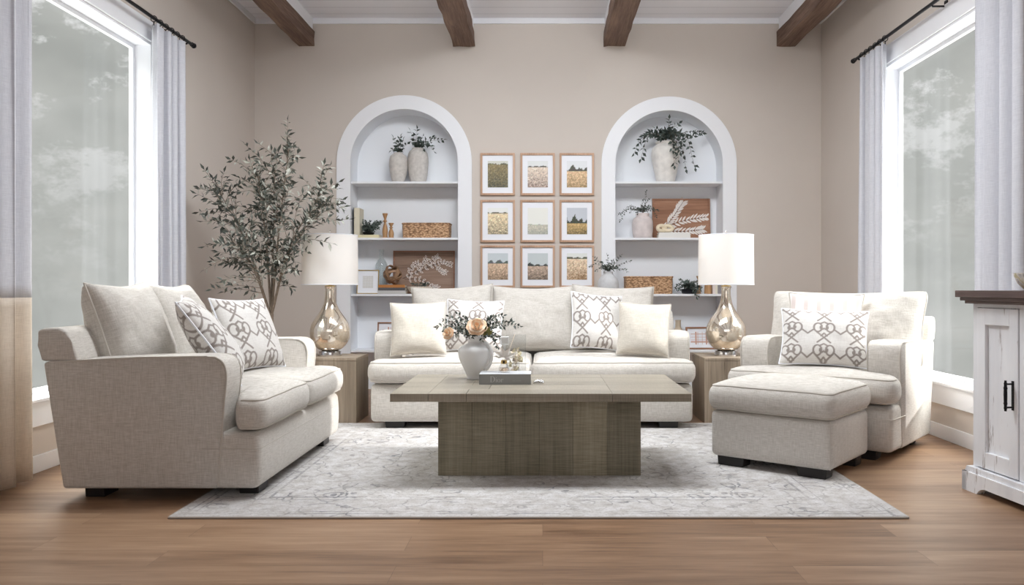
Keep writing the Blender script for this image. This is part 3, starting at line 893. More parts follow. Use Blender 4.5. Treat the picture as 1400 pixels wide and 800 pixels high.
def make_sofa(name, label, cat, loc, rz, W, ns, nb, D=1.08, aw=0.205, seed=0, back=(0.60, 0.27, 0.30), over=0.015, cback=0.0):
    t = thing(name, label, cat, loc, rz)
    R = Matrix.Rotation(rz, 3, 'Z')
    wpos = lambda x, y: Vector(loc) + R @ Vector((x, y, 0))
    ix = W / 2 - aw
    # base: T-shaped plinth that wraps the arm fronts
    bm = bmesh.new()
    rbox(bm, (0, 0.15, 0.2), (W - 0.004, 0.30, 0.285), 0.035, (14, 4, 6), warp=lambda p, h: (p[0], p[1] - 0.012 * (1 - (p[2] / h[2]) ** 2) * (p[1] < 0), p[2]))
    box(bm, -W / 2 + 0.02, W / 2 - 0.02, 0.2, D - 0.1, 0.06, 0.33, 0.01)
    b = obj('base', bm, M['linen'], t)
    bm = bmesh.new()
    ring = [(x, y + 0.15, 0.262) for x, y in rring(W / 2 - 0.001, 0.15 + 0.0075, 0.037, 6, 6)]
    tube(bm, ring, 0.0035, 6, True)
    obj('front_seam', bm, M['welt'], b)
    # arms: track arms with a rounded top that lean out at the back
    prof = [(0.20, 0.06), (0.175, 0.45), (0.160, 0.60), (0.160, 0.655), (0.172, 0.695), (0.20, 0.718), (0.26, 0.727), (0.6, 0.722), (D - 0.04, 0.70), (D + 0.0, 0.695), (D - 0.10, 0.06)]
    for s in (-1, 1):
        x0, x1 = (s * ix, s * W / 2) if s > 0 else (-W / 2, -ix)
        bm = bmesh.new(); prism(bm, prof, x0, x1, 'x', 0.022, 3)
        a = obj('arm', bm, M['linen'], t, True, 50)
        bm = bmesh.new()
        xo = s * (W / 2 - 0.004)
        path = spline([(xo, y - (0.0 if z < 0.6 else 0), z) for y, z in [(0.199, 0.07), (0.174, 0.45), (0.161, 0.60), (0.163, 0.655), (0.177, 0.69), (0.205, 0.712), (0.26, 0.720), (0.6, 0.716), (D - 0.06, 0.694)]], 5)
        tube(bm, path, 0.006, 6)
        xi = s * (ix + 0.004)
        path = spline([(xi, y, z) for y, z in [(0.19, 0.35), (0.174, 0.45), (0.161, 0.60), (0.163, 0.655), (0.177, 0.69), (0.205, 0.712), (0.26, 0.720), (0.6, 0.716)]], 5)
        tube(bm, path, 0.005, 6)
        obj('welt', bm, M['welt'], a)
    # back frame
    prof = [(0.80, 0.30), (0.93, 0.80), (0.955, 0.845), (1.00, 0.865), (D + 0.01, 0.858), (D + 0.04, 0.83), (D + 0.03, 0.78), (D - 0.085, 0.06), (0.84, 0.06)]
    sh = D - 1.08
    prof = [(y + (sh if y < 1.05 and y != D - 0.085 else 0), z) for y, z in prof]
    bm = bmesh.new()
    prism(bm, [(y, z) for y, z in prof if True], -ix - 0.001, ix + 0.001, 'x', 0.012, 2)
    # the rolled top rail runs over the arms to the full width
    top = [(0.90 + sh, 0.70), (0.935 + sh, 0.80), (0.96 + sh, 0.85), (1.0 + sh, 0.868), (D + 0.0, 0.866), (D + 0.028, 0.852), (D + 0.024, 0.78), (D + 0.008, 0.70)]
    prism(bm, top, -W / 2 + 0.001, W / 2 - 0.001, 'x', 0.014, 3)
    obj('backrest', bm, M['linen'], t, True, 50)
    # seat cushions, the outer ones T-shaped
    for i in range(ns):
        a, c = -ix + 2 * ix * i / ns, -ix + 2 * ix * (i + 1) / ns
        af = -W / 2 - 0.012 if i == 0 else a; cf = W / 2 + 0.012 if i == ns - 1 else c
        a += 0.004; c -= 0.004
        if i: af += 0.004
        if i < ns - 1: cf -= 0.004
        y0, y1, z0, z1 = -0.035, 0.86 + sh, 0.348, 0.520
        rr = 0.06
        def warp(p, h, a=a, c=c, af=af, cf=cf, y0=y0, y1=y1):
            x, y, z = p
            X = (af + cf) / 2 + x; Y = (y0 + y1) / 2 + y
            s = smooth01((Y - 0.105) / 0.045)
            f = (X - af) / (cf - af)
            X2 = X * (1 - s) + (a + f * (c - a)) * s
            q = (1 - min(1, abs(x / h[0])) ** 3) * (1 - min(1, abs(y / h[1])) ** 3)
            if z > 0: z += 0.035 * q * (z / h[2])
            if y < 0: Y -= 0.018 * (1 - (p[2] / h[2]) ** 2) * (1 - abs(x / h[0]) ** 4) * min(1, -y / h[1] * 2)
            X2 += (0.010 * (1 - (p[2] / h[2]) ** 2)) * (x / h[0]) * (1 - s)
            z += 0.004 * noise.noise(Vector((X * 5 + seed, Y * 5, 1.3)))
            return (X2 - (af + cf) / 2, Y - (y0 + y1) / 2, z)
        bm = bmesh.new()
        size = (cf - af, y1 - y0, z1 - z0); cen = ((af + cf) / 2, (y0 + y1) / 2, (z0 + z1) / 2)
        rbox(bm, cen, size, rr, (16, 34, 4), warp)
        sc = obj('seat_cushion', bm, M['linen'], t, True, 80)
        bm = bmesh.new(); h = [q / 2 for q in size]; ins = rr * 0.293
        for zz in (h[2] - ins, -h[2] + ins):
            pts = [Vector(warp(Vector((x, y, zz)), h)) + Vector(cen) for x, y in rring(h[0] - ins, h[1] - ins, rr - ins + 0.001, 5, 14)]
            tube(bm, pts, 0.0065, 6, True)
        obj('welt', bm, M['welt'], sc)
    # loose back cushions
    H, T, tilt = back
    for i in range(nb):
        a, c = -ix + 2 * ix * i / nb, -ix + 2 * ix * (i + 1) / nb
        g = over
        back_cushion(t, a - (g if i == 0 else 0.015), c + (g if i == nb - 1 else 0.015), 0.735 + sh + cback, 0.525, H, T, tilt + 0.02 * (i % 2), seed + i * 7 + 1, roll={1: (0.0,), 2: (-0.01, 0.012), 3: (-0.045, 0.0, 0.03)}[nb][i], corner=0.05 if nb == 1 else 0.0)
    # legs
    for (x, y) in ((-W / 2 + 0.18, 0.085), (W / 2 - 0.18, 0.085), (-W / 2 + 0.15, D - 0.22), (W / 2 - 0.15, D - 0.22)):
        zb = RUG_T + 0.0006 if on_rug(wpos(x, y)) else 0.0
        bm = bmesh.new()
        s = 0.075
        prism(bm, [(x - s, 0.062), (x + s, 0.062), (x + s - 0.006, zb), (x - s + 0.006, zb)], y - 0.05, y + 0.05, 'y', 0.004, 1)
        obj('leg', bm, M['black'], t, False)
    return t

sofa = make_sofa('sofa', 'long cream linen three-cushion sofa behind the coffee table', 'sofa', (-0.083, 6.145, 0), 0, 2.425, 2, 3, seed=2, back=(0.585, 0.27, 0.30))
loveseat = make_sofa('loveseat', 'cream linen loveseat seen from its arm side by the left window', 'loveseat', (-1.425, 4.905, 0), PI / 2, 1.61, 2, 2, seed=31, back=(0.60, 0.30, 0.32), cback=0.05)
chair = make_sofa('armchair', 'wide cream linen armchair turned toward the coffee table', 'armchair', (1.705, 5.300, 0), math.radians(-39), 1.07, 1, 1, D=0.98, seed=57, back=(0.54, 0.34, 0.26), over=0.225)

# ottoman
def make_ottoman(loc, rz):
    t = thing('ottoman', 'cream linen ottoman with boxy cushion top in front of the armchair', 'ottoman', loc, rz)
    W, D = 0.73, 0.64
    R = Matrix.Rotation(rz, 3, 'Z')
    bm = bmesh.new(); rbox(bm, (0, D / 2, 0.2), (W, D, 0.275), 0.035, (10, 10, 6)); b = obj('base', bm, M['linen'], t)
    bm = bmesh.new()
    tube(bm, [(W / 2 - 0.011, 0.011, z) for z in (0.07, 0.2, 0.335)], 0.004, 6)
    obj('corner_seam', bm, M['welt'], b)
    rr = 0.055
    size = (W + 0.015, D + 0.015, 0.165); cen = (0, D / 2, 0.415)
    def warp(p, h):
        x, y, z = p
        q = (1 - min(1, abs(x / h[0])) ** 3) * (1 - min(1, abs(y / h[1])) ** 3)
        if z > 0: z += 0.04 * q * (z / h[2])
        k = 1 - (p[2] / h[2]) ** 2
        return (x + 0.012 * k * x / h[0], y + 0.012 * k * y / h[1], z + 0.003 * noise.noise(Vector((x * 6, y * 6, 4))))
    bm = bmesh.new(); rbox(bm, cen, size, rr, (16, 16, 4), warp); c = obj('top_cushion', bm, M['linen'], t, True, 80)
    bm = bmesh.new(); h = [q / 2 for q in size]; ins = rr * 0.293
    for zz in (h[2] - ins, -h[2] + ins):
        tube(bm, [Vector(warp(Vector((x, y, zz)), h)) + Vector(cen) for x, y in rring(h[0] - ins, h[1] - ins, rr - ins + 0.001, 5, 14)], 0.0065, 6, True)
    obj('welt', bm, M['welt'], c)
    for x in (-W / 2 + 0.12, W / 2 - 0.12):
        for y in (0.075, D - 0.075):
            w = Vector(loc) + R @ Vector((x, y, 0))
            zb = RUG_T + 0.0006 if on_rug(w) else 0.0
            bm = bmesh.new(); prism(bm, [(x - 0.085, 0.066), (x + 0.085, 0.066), (x + 0.08, zb), (x - 0.08, zb)], y - 0.05, y + 0.05, 'y', 0.004, 1)
            obj('leg', bm, M['black'], t, False)
    return t
make_ottoman((1.288, 4.690, 0), math.radians(-39))

# ------------------------------------------------------------------ throw pillows
def stripe_mat():
    m, nt, b = new_mat('blush_striped_cloth')
    tc = nt.nodes.new('ShaderNodeTexCoord'); sp = nt.nodes.new('ShaderNodeSeparateXYZ'); nt.links.new(tc.outputs['Object'], sp.inputs[0])
    f = math_node(nt, 'FRACT', math_node(nt, 'MULTIPLY', sp.outputs['X'], 1 / 0.085))
    a = math_node(nt, 'LESS_THAN', math_node(nt, 'ABSOLUTE', math_node(nt, 'SUBTRACT', f, 0.5)), 0.16)
    nt.links.new(mix_col(nt, math_node(nt, 'MULTIPLY', a, 0.6), rgb((238, 232, 228)), rgb((200, 182, 176))), b.inputs['Base Color'])
    b.inputs['Roughness'].default_value = 0.9
    return m
M['stripe'] = stripe_mat()

def local(root, p):
    return Vector(root.location) + Matrix.Rotation(root.rotation_euler.z, 3, 'Z') @ Vector(p)

from mathutils.bvhtree import BVHTree
def world_bvh(objs):
    vs, fs = [], []
    for o in objs:
        k = len(vs); mw = o.matrix_world
        vs += [mw @ v.co for v in o.data.vertices]; fs += [[k + i for i in p_.vertices] for p_ in o.data.polygons]
    return BVHTree.FromPolygons(vs, fs)
PLACED = {}
def settle(t, root, z0):
    """ease a loose pillow forward and up until it only touches the seat and what it leans on"""
    bpy.context.view_layer.update()
    fwd = Matrix.Rotation(root.rotation_euler.z, 3, 'Z') @ Vector((0, -1, 0))
    body = [c for c in t.children_recursive if c.type == 'MESH']
    seat = world_bvh([c for c in root.children_recursive if c.type == 'MESH' and (c.name.startswith('seat_cushion') or (c.parent and c.parent.name.startswith('seat_cushion')))])
    rest = world_bvh([c for c in root.children_recursive if c.type == 'MESH' and not (c.name.startswith('seat_cushion') or (c.parent and c.parent.name.startswith('seat_cushion')))] + PLACED.get(root.name, []))
    for k in range(60):
        me = world_bvh(body)
        a, b = bool(me.overlap(seat)), bool(me.overlap(rest))
        if not a and not b: break
        if b: t.location += fwd * 0.006
        if a: t.location.z += 0.003
        bpy.context.view_layer.update()
    PLACED.setdefault(root.name, []).extend(body)
    print('settle', t['label'][:50], k, round(t.location.z - z0, 3))

def throw_pillow(label, root, p, w, h, T, tilt, yaw=0.0, roll=0.0, m='linen_pillow', motif=None, seed=1, pinch=0.07, group='throw pillows'):
    """p = where its lower edge sits, in the seat's own directions"""
    t = thing('throw_pillow', label, 'pillow', local(root, p), 0, group)
    t.rotation_euler = (0, 0, root.rotation_euler.z + yaw)
    me, edge = pillow_mesh('cover', w / 2, h / 2, T, seed, 150 if motif else 46, pinch, 0.5, motif)
    o = obj_me('cover', me, M[m], t, True, 80)
    o.rotation_euler = (-tilt, roll, 0)
    bm = bmesh.new(); st = 3 if motif else 1
    tube(bm, edge[::st], 0.0055, 6, True); obj('welt', bm, M['welt'] if m != 'motif' else M['mat'], o)
    settle(t, root, z0=p[2])
    return t
mo = (0.205, 0.185, 0.03, 0.09)
SZ = 0.545
# sofa
throw_pillow('plain cream square pillow at the left end of the sofa', sofa, (-0.86, 0.40, SZ), 0.42, 0.42, 0.17, 0.34, yaw=0.10, roll=-0.03, seed=4)
throw_pillow('grey lattice-print pillow on the sofa, behind the flowers', sofa, (-0.475, 0.36, SZ), 0.46, 0.43, 0.17, 0.36, yaw=-0.02, roll=0.03, m='motif', motif=mo, seed=6)
throw_pillow('grey lattice-print pillow right of the sofa middle', sofa, (0.51, 0.34, SZ), 0.43, 0.46, 0.17, 0.30, yaw=0.25, roll=0.10, m='motif', motif=(0.19, 0.20, 0.05, 0.04), seed=9)
throw_pillow('plain oatmeal pillow at the right end of the sofa', sofa, (0.84, 0.44, SZ), 0.40, 0.42, 0.16, 0.34, yaw=-0.12, roll=0.05, seed=12)
# loveseat
throw_pillow('grey lattice-print pillow leaning by the near arm of the loveseat', loveseat, (-0.28, 0.28, SZ), 0.52, 0.55, 0.19, 0.62, yaw=0.36, roll=-0.06, m='motif', motif=(0.22, 0.2, 0.02, 0.1), seed=15)
throw_pillow('grey lattice-print pillow at the far end of the loveseat', loveseat, (0.27, 0.36, SZ), 0.50, 0.48, 0.18, 0.40, yaw=-0.35, roll=0.02, m='motif', motif=(0.21, 0.195, 0.06, 0.05), seed=18)
# armchair
sp_ = throw_pillow('blush striped fringed pillow behind the lattice-print one on the armchair', chair, (-0.01, 0.40, SZ), 0.50, 0.50, 0.13, 0.34, yaw=0.30, roll=0.02, m='stripe', seed=24, pinch=0.10)
throw_pillow('wide grey lattice-print lumbar pillow propped on the armchair', chair, (0.05, 0.21, SZ), 0.56, 0.40, 0.17, 0.42, yaw=0.36, roll=0.03, m='motif', motif=(0.205, 0.16, 0.0, 0.08), seed=21)
bm = bmesh.new(); rng = random.Random(4)
for k in range(60):
    x = -0.24 + 0.48 * k / 59; z = 0.46 - 0.035 * (1 - (x / 0.25) ** 2) * 0.6
    p = Vector((x, 0, z)); tube(bm, [p, p + Vector((rng.uniform(-0.006, 0.006), rng.uniform(-0.012, 0.012), 0.02 + rng.uniform(0, 0.012)))], 0.002, 4)
fr = obj('fringe', bm, M['chalk'], sp_); fr.rotation_euler = (-0.36, 0.02, 0)

# ------------------------------------------------------------------ coffee table
TX0, TX1, TY0, TY1, TZ = -0.819, 0.798, 4.39, 5.365, 0.50
ct = thing('coffee_table', 'long weathered grey wood coffee table with block pedestal base on the rug', 'coffee table', ((TX0 + TX1) / 2, (TY0 + TY1) / 2, RUG_T + 0.0006))
tw, td = (TX1 - TX0) / 2, (TY1 - TY0) / 2
bm = bmesh.new(); g = 0.0012
zt0, zt1 = TZ - RUG_T - 0.0446, TZ - RUG_T - 0.0006
cuts = [-tw, -0.60, -0.40, 0.38, tw]
box(bm, -tw, -0.605, -td, td, zt0, zt1, 0.0015, 1)
n = 5
for i in range(n):
    a, c = -td + 2 * td * i / n, -td + 2 * td * (i + 1) / n
    sx = [-0.605, -0.30 + 0.11 * (i % 2) - 0.1, 0.385]
    for u, v in zip(sx[:-1], sx[1:]):
        box(bm, u + g, v - g, a + g * 0.3, c - g * 0.3, zt0, zt1, 0.0012, 1)
box(bm, 0.385, tw, -td, td, zt0, zt1, 0.0015, 1)
obj('table_top', bm, M['tablewood'], ct, False)
bm = bmesh.new()
bw0, bw1, bd = -0.589 - (TX0 + TX1) / 2, 0.552 - (TX0 + TX1) / 2, td - 0.22
nb_ = 6
for i in range(nb_):
    a, c = bw0 + (bw1 - bw0) * i / nb_, bw0 + (bw1 - bw0) * (i + 1) / nb_
    box(bm, a + 0.0004, c - 0.0004, -bd, bd, 0.0, zt0, 0.0008, 1)
obj('pedestal', bm, M['tablewood_v'], ct, False)

# ------------------------------------------------------------------ end tables and lamps
def end_table(x0, x1, y0, y1, z, label):
    t = thing('end_table', label, 'end table', ((x0 + x1) / 2, (y0 + y1) / 2, 0), 0, 'end tables beside the sofa')
    hx, hy = (x1 - x0) / 2, (y1 - y0) / 2
    bm = bmesh.new(); box(bm, -hx, hx, -hy, hy, z - 0.022, z, 0.002, 1); obj('top', bm, M['endwood'], t, False)
    bm = bmesh.new(); w = 0.05
    for i in range(4):
        a, c = -hx + w + (2 * hx - 2 * w) * i / 4, -hx + w + (2 * hx - 2 * w) * (i + 1) / 4
        box(bm, a + 0.0005, c - 0.0005, -hy, hy, 0.0, z - 0.0235, 0.001, 1)
    box(bm, -hx, -hx + w - 0.0005, -hy, hy, 0, z - 0.0235, 0.001, 1); box(bm, hx - w + 0.0005, hx, -hy, hy, 0, z - 0.0235, 0.001, 1)
    obj('body', bm, M['endwood'], t, False)
    return t
end_table(-1.985, -1.462, 6.42, 6.87, 0.515, 'greige wood block end table between loveseat and sofa')
end_table(1.268, 1.79, 6.42, 6.96, 0.515, 'greige wood block end table between sofa and armchair')

def lamp(x, y, z, label):
    t = thing('table_lamp', label, 'lamp', (x, y, z), 0, 'table lamps on the end tables')
    bm = bmesh.new(); lathe(bm, [(0.094, 0), (0.096, 0.004), (0.096, 0.012), (0.088, 0.016), (0.086, 0.03), (0.09, 0.034), (0.088, 0.04), (0.06, 0.046)], 40); obj('foot', bm, M['chrome'], t)
    bm = bmesh.new()
    prof = [(0.062, 0.044), (0.09, 0.055), (0.122, 0.083), (0.147, 0.122), (0.160, 0.168), (0.160, 0.210), (0.148, 0.255), (0.124, 0.300), (0.094, 0.342), (0.067, 0.385), (0.049, 0.430), (0.040, 0.475), (0.036, 0.520), (0.037, 0.545), (0.043, 0.556), (0.045, 0.562)]
    prof = prof_spline(prof, 3)
    lathe(bm, prof, 48); obj('body', bm, M['mercury'], t, True, 60)
    bm = bmesh.new(); lathe(bm, [(0.04, 0.562), (0.04, 0.570), (0.014, 0.574), (0.014, 0.640), (0.02, 0.645), (0.02, 0.69), (0.010, 0.70)], 20); obj('socket', bm, M['brass'], t)
    bm = bmesh.new(); lathe(bm, [(0.012, 0.70), (0.03, 0.74), (0.033, 0.77), (0.024, 0.80), (0.006, 0.812)], 18)
    bulb = plain('lit_bulb', (1, 0.9, 0.75, 1), 0.3); bulb.node_tree.nodes['Principled BSDF'].inputs['Emission Color'].default_value = (1, 0.88, 0.72, 1)
    bulb.node_tree.nodes['Principled BSDF'].inputs['Emission Strength'].default_value = 9.0
    obj('bulb', bm, bulb, t)
    bm = bmesh.new(); z0, z1 = 0.578, 0.978
    lathe(bm, [(0.2235, z0), (0.2200, z1), (0.2180, z1), (0.2215, z0)], 64, cap0=False, cap1=False)
    ring = bm.verts[:]
    sh = obj('lamp_shade', bm, M['shade'], t, True, 30)
    bm = bmesh.new()
    for zz, rr in ((z0, 0.2225), (z1, 0.219)):
        tube(bm, [(rr * math.cos(a), rr * math.sin(a), zz) for a in np.linspace(0, 2 * PI, 65)[:-1]], 0.0035, 6, True)
    obj('shade_rim', bm, M['mat'], sh)
    bm = bmesh.new()
    for k in range(3):
        a = 2 * PI * k / 3 + 0.4
        tube(bm, [(0, 0, 0.955), (0.218 * math.cos(a), 0.218 * math.sin(a), 0.975)], 0.002, 6)
    pts = [(0.05 * math.cos(a) * (1 if True else 0), 0, 0.80 + 0.155 * math.sin(a) - 0.06) for a in np.linspace(-0.3, PI + 0.3, 20)]
    tube(bm, pts, 0.002, 6); tube(bm, [(0, 0, 0.89), (0, 0, 1.0)], 0.003, 8)
    obj('harp', bm, M['brass'], t)
    bm = bmesh.new(); lathe(bm, [(0.004, 0.985), (0.009, 0.992), (0.004, 1.0), (0.008, 1.010), (0.003, 1.02)], 12); obj('finial', bm, M['chrome'], t)
    return t
lamp(-1.725, 6.645, 0.515, 'champagne glass lamp with white drum shade, beside the olive tree')
lamp(1.490, 6.660, 0.515, 'champagne glass lamp with white drum shade, beside the armchair')

# ------------------------------------------------------------------ white cabinet at the right
def distressed_mat():
    m, nt, b = new_mat('distressed_white_paint')
    n = mapped_noise(nt, (16, 16, 2.2), 1, 6, 0.72); n2 = mapped_noise(nt, (90, 90, 7), 1, 3)
    f = math_node(nt, 'ADD', math_node(nt, 'MULTIPLY', n, 0.75), math_node(nt, 'MULTIPLY', n2, 0.25))
    wear = ramp(nt, f, [(0.585, (0, 0, 0, 1)), (0.65, (0.8, 0.8, 0.8, 1))])
    soft = mapped_noise(nt, (7, 7, 1.2), 1, 4)
    base = ramp(nt, soft, [(0.35, rgb((226, 227, 231))), (0.6, rgb((238, 239, 242)))])
    nt.links.new(mix_col(nt, wear, base, rgb((128, 110, 100))), b.inputs['Base Color'])
    b.inputs['Roughness'].default_value = 0.6
    return m
M['distress'] = distressed_mat()
M['cabtop'] = wood('dark_plum_brown_wood', [rgb((70, 55, 52)), rgb((98, 80, 76)), rgb((122, 104, 98))], 'x', 0.45)
cab = thing('cabinet', 'distressed white cabinet with dark wood top at the right edge', 'cabinet', (2.275, 4.330, 0), math.atan2(-0.996, 0.09))
L, D = 1.28, 0.40
bm = bmesh.new()
box(bm, -0.045, L + 0.045, -0.075, D, 1.018, 1.054, 0.004); box(bm, -0.032, L + 0.032, -0.055, D, 1.000, 1.018, 0.003); box(bm, -0.02, L + 0.02, -0.035, D, 0.985, 1.0, 0.003)
obj('top', bm, M['cabtop'], cab, False)
bm = bmesh.new()
box(bm, 0.0, L, 0.022, D, 0.10, 0.984); box(bm, 0.0, 0.040, 0.0, 0.022, 0.13, 0.984, 0.002); box(bm, L - 0.04, L, 0.0, 0.022, 0.13, 0.984, 0.002)
box(bm, 0.04, L - 0.04, 0.0, 0.022, 0.967, 0.984); box(bm, 0.365, 0.405, 0.0, 0.022, 0.13, 0.967, 0.002); box(bm, 0.875, 0.915, 0.0, 0.022, 0.13, 0.967, 0.002)
obj('carcass', bm, M['distress'], cab, False)
bm = bmesh.new()
foot = [(-0.035, 0.0), (0.09, 0.0), (0.105, 0.018), (0.125, 0.03), (0.15, 0.038), (L - 0.15, 0.038), (L - 0.125, 0.03), (L - 0.105, 0.018), (L - 0.09, 0.0), (L + 0.035, 0.0), (L + 0.035, 0.10), (-0.035, 0.10)]
prism(bm, foot, -0.04, 0.0, 'y'); prism(bm, [(-0.03, 0.10), (L + 0.03, 0.10), (L + 0.012, 0.128), (-0.012, 0.128)], -0.028, 0.03, 'y')
prism(bm, [(-0.04, 0.0), (0.06, 0.0), (0.09, 0.035), (D - 0.09, 0.035), (D - 0.06, 0.0), (D, 0.0), (D, 0.10), (-0.04, 0.10)], -0.035, 0.0, 'x')
prism(bm, [(-0.0, 0.0), (0.06, 0.0), (0.09, 0.035), (D - 0.09, 0.035), (D - 0.06, 0.0), (D, 0.0), (D, 0.10), (-0.0, 0.10)], L, L + 0.035, 'x')
obj('plinth', bm, M['distress'], cab, False)
def cab_door(x0, x1, glass=False, handle=True, hs=1):
    bm = bmesh.new(); z0, z1 = 0.135, 0.963; s = 0.065; y0, y1 = -0.006, 0.018
    box(bm, x0, x0 + s, y0, y1, z0, z1, 0.002); box(bm, x1 - s, x1, y0, y1, z0, z1, 0.002)
    box(bm, x0 + s, x1 - s, y0, y1, z0, z0 + 0.085, 0.002); box(bm, x0 + s, x1 - s, y0, y1, z1 - 0.085, z1, 0.002)
    if not glass:
        box(bm, x0 + s - 0.002, x1 - s + 0.002, 0.012, 0.017, z0 + 0.08, z1 - 0.08)
    d = obj('door', bm, M['distress'], cab, False)
    if glass:
        bm = bmesh.new(); box(bm, x0 + s - 0.002, x1 - s + 0.002, 0.012, 0.015, z0 + 0.08, z1 - 0.08); obj('pane', bm, M['smoke_glass'], d, False)
    if handle:
        hx_ = x1 - 0.035 if hs > 0 else x0 + 0.035
        bm = bmesh.new(); pts = [(hx_, -0.045, 0.465 + 0.15 * k / 20) for k in range(21)]
        tube(bm, pts, [0.0055 + 0.003 * math.sin(k * PI / 20) + (0.0018 if k in (2, 5, 15, 18) else 0) for k in range(21)], 10)
        for zz in (0.483, 0.597): tube(bm, [(hx_, -0.006, zz), (hx_, -0.045, zz)], 0.0045, 8)
        box(bm, hx_ - 0.009, hx_ + 0.009, -0.009, -0.006, 0.468, 0.612, 0.001, 1)
        tag(obj('handle', bm, M['iron'], d), 'black iron pull handle')
cab_door(0.043, 0.362); cab_door(0.408, 0.638, True, False); cab_door(0.642, 0.872, True, False); cab_door(0.918, 1.237, False, True, -1)

# bowl on the cabinet
p = local(cab, (0.40, 0.07, 1.054))
bm = bmesh.new(); lathe(bm, [(0.035, 0.0), (0.06, 0.008), (0.085, 0.035), (0.10, 0.068), (0.105, 0.085), (0.100, 0.085), (0.094, 0.068), (0.078, 0.038), (0.05, 0.016), (0.0015, 0.012)], 40)
m_, nt_, b_ = new_mat('speckled_shell_bowl')
nt_.links.new(ramp(nt_, mapped_noise(nt_, (38, 38, 38), 1, 4), [(0.36, rgb((176, 170, 170))), (0.5, rgb((232, 228, 222))), (0.6, rgb((206, 196, 160)))]), b_.inputs['Base Color'])
tag(obj('bowl', bm, m_, None, True, 60, loc=p), 'speckled white bowl standing on the dark cabinet top', 'bowl')
# ------------------------------------------------------------------ picture grid
def picture_mesh(name, w, h, seed, hor, sky, tree, tree_h, field, dark, fog=0.0, nx=30, ny=40):
    rng = random.Random(seed); me = bpy.data.meshes.new(name)
    vs = [(-w / 2 + w * i / nx, 0, -h / 2 + h * j / ny) for j in range(ny + 1) for i in range(nx + 1)]
    fs = [(j * (nx + 1) + i, j * (nx + 1) + i + 1, (j + 1) * (nx + 1) + i + 1, (j + 1) * (nx + 1) + i) for j in range(ny) for i in range(nx)]
    me.from_pydata(vs, [], fs); me.update()
    a = me.color_attributes.new('paint', 'FLOAT_COLOR', 'POINT'); cols = []
    for j in range(ny + 1):
        for i in range(nx + 1):
            u, v = i / nx, j / ny
            th = hor + tree_h * max(0, 0.55 + noise.noise(Vector((u * 4.5 + seed * 7.7, 0.3, seed))) * 0.9 + 0.25 * noise.noise(Vector((u * 14, seed, 2))))
            if v > th: c = sky
            elif v > hor: c = [x * rng.uniform(0.6, 1.5) for x in tree]
            else:
                d = 1 - v / max(hor, 1e-3)
                k = min(1, max(0, d * 0.85 + 0.55 * noise.noise(Vector((u * 16 + seed, v * 20, 0.5))) + rng.uniform(-0.25, 0.25)))
                c = [f * (1 - k) + q * k for f, q in zip(field, dark)]
                if rng.random() < 0.10: c = [min(1, x * 1.6 + 0.06) for x in c]
            if fog: c = [x * (1 - fog) + s * fog for x, s in zip(c, sky)]
            cols += [c[0], c[1], c[2], 1.0]
    a.data.foreach_set('color', cols)
    return me
pm, pnt, pb = new_mat('printed_photograph')
pa = pnt.nodes.new('ShaderNodeAttribute'); pa.attribute_name = 'paint'; pnt.links.new(pa.outputs['Color'], pb.inputs['Base Color']); pb.inputs['Roughness'].default_value = 0.5
C = lambda *q: rgb(q)[:3]
PICS = [  # horizon, sky, trees, tree height, field, dark field, fog, label
    (0.86, C(214, 214, 206), C(96, 96, 66), 0.08, C(140, 124, 84), C(70, 70, 54), 0.0, 'oak-framed print filled with dark leafy bushes, top left of the grid'),
    (0.76, C(226, 228, 228), C(70, 66, 56), 0.07, C(232, 214, 196), C(134, 112, 104), 0.0, 'oak-framed print of a pale pinkish field, top middle of the grid'),
    (0.62, C(228, 230, 234), C(74, 74, 62), 0.22, C(226, 190, 150), C(142, 118, 78), 0.0, 'oak-framed print of a golden field with tree at its left, top right of the grid'),
    (0.78, C(236, 237, 234), C(84, 82, 68), 0.07, C(240, 218, 180), C(126, 118, 98), 0.0, 'oak-framed print of a pale wheat field, left of the middle row'),
    (0.34, C(236, 236, 230), C(160, 158, 140), 0.05, C(190, 182, 160), C(118, 124, 108), 0.25, 'oak-framed misty print of low grass under an empty sky, centre of the grid'),
    (0.40, C(200, 204, 212), C(62, 66, 52), 0.30, C(196, 164, 108), C(106, 92, 56), 0.0, 'oak-framed print of dark trees over ochre grass, right of the middle row'),
    (0.60, C(206, 214, 218), C(92, 100, 98), 0.16, C(218, 188, 160), C(126, 104, 84), 0.0, 'oak-framed print of a rosy field with bluish trees, bottom left of the grid'),
    (0.50, C(202, 210, 212), C(60, 62, 58), 0.14, C(196, 172, 152), C(92, 78, 68), 0.0, 'oak-framed print of a brown field under dark woods, bottom middle of the grid'),
    (0.78, C(230, 232, 228), C(92, 90, 74), 0.09, C(240, 214, 184), C(140, 106, 72), 0.0, 'oak-framed print of a warm stubble field, bottom right beside the sprigs'),
]
def frame_ring(bm, hw, hh, b, y0, y1):
    rows = []
    for sx, sz in ((-1, -1), (1, -1), (1, 1), (-1, 1)):
        rows.append([bm.verts.new((sx * hw, y1, sz * hh)), bm.verts.new((sx * hw, y0, sz * hh)), bm.verts.new((sx * (hw - b), y0, sz * (hh - b))), bm.verts.new((sx * (hw - b), y1, sz * (hh - b)))])
    for k in range(4):
        for i in range(4):
            bm.faces.new((rows[k][i], rows[k][(i + 1) % 4], rows[(k + 1) % 4][(i + 1) % 4], rows[(k + 1) % 4][i]))
FRAMES = []
cols_px, rows_px = (680.5, 735.0, 788.5), (238.5, 302.5, 364.5)
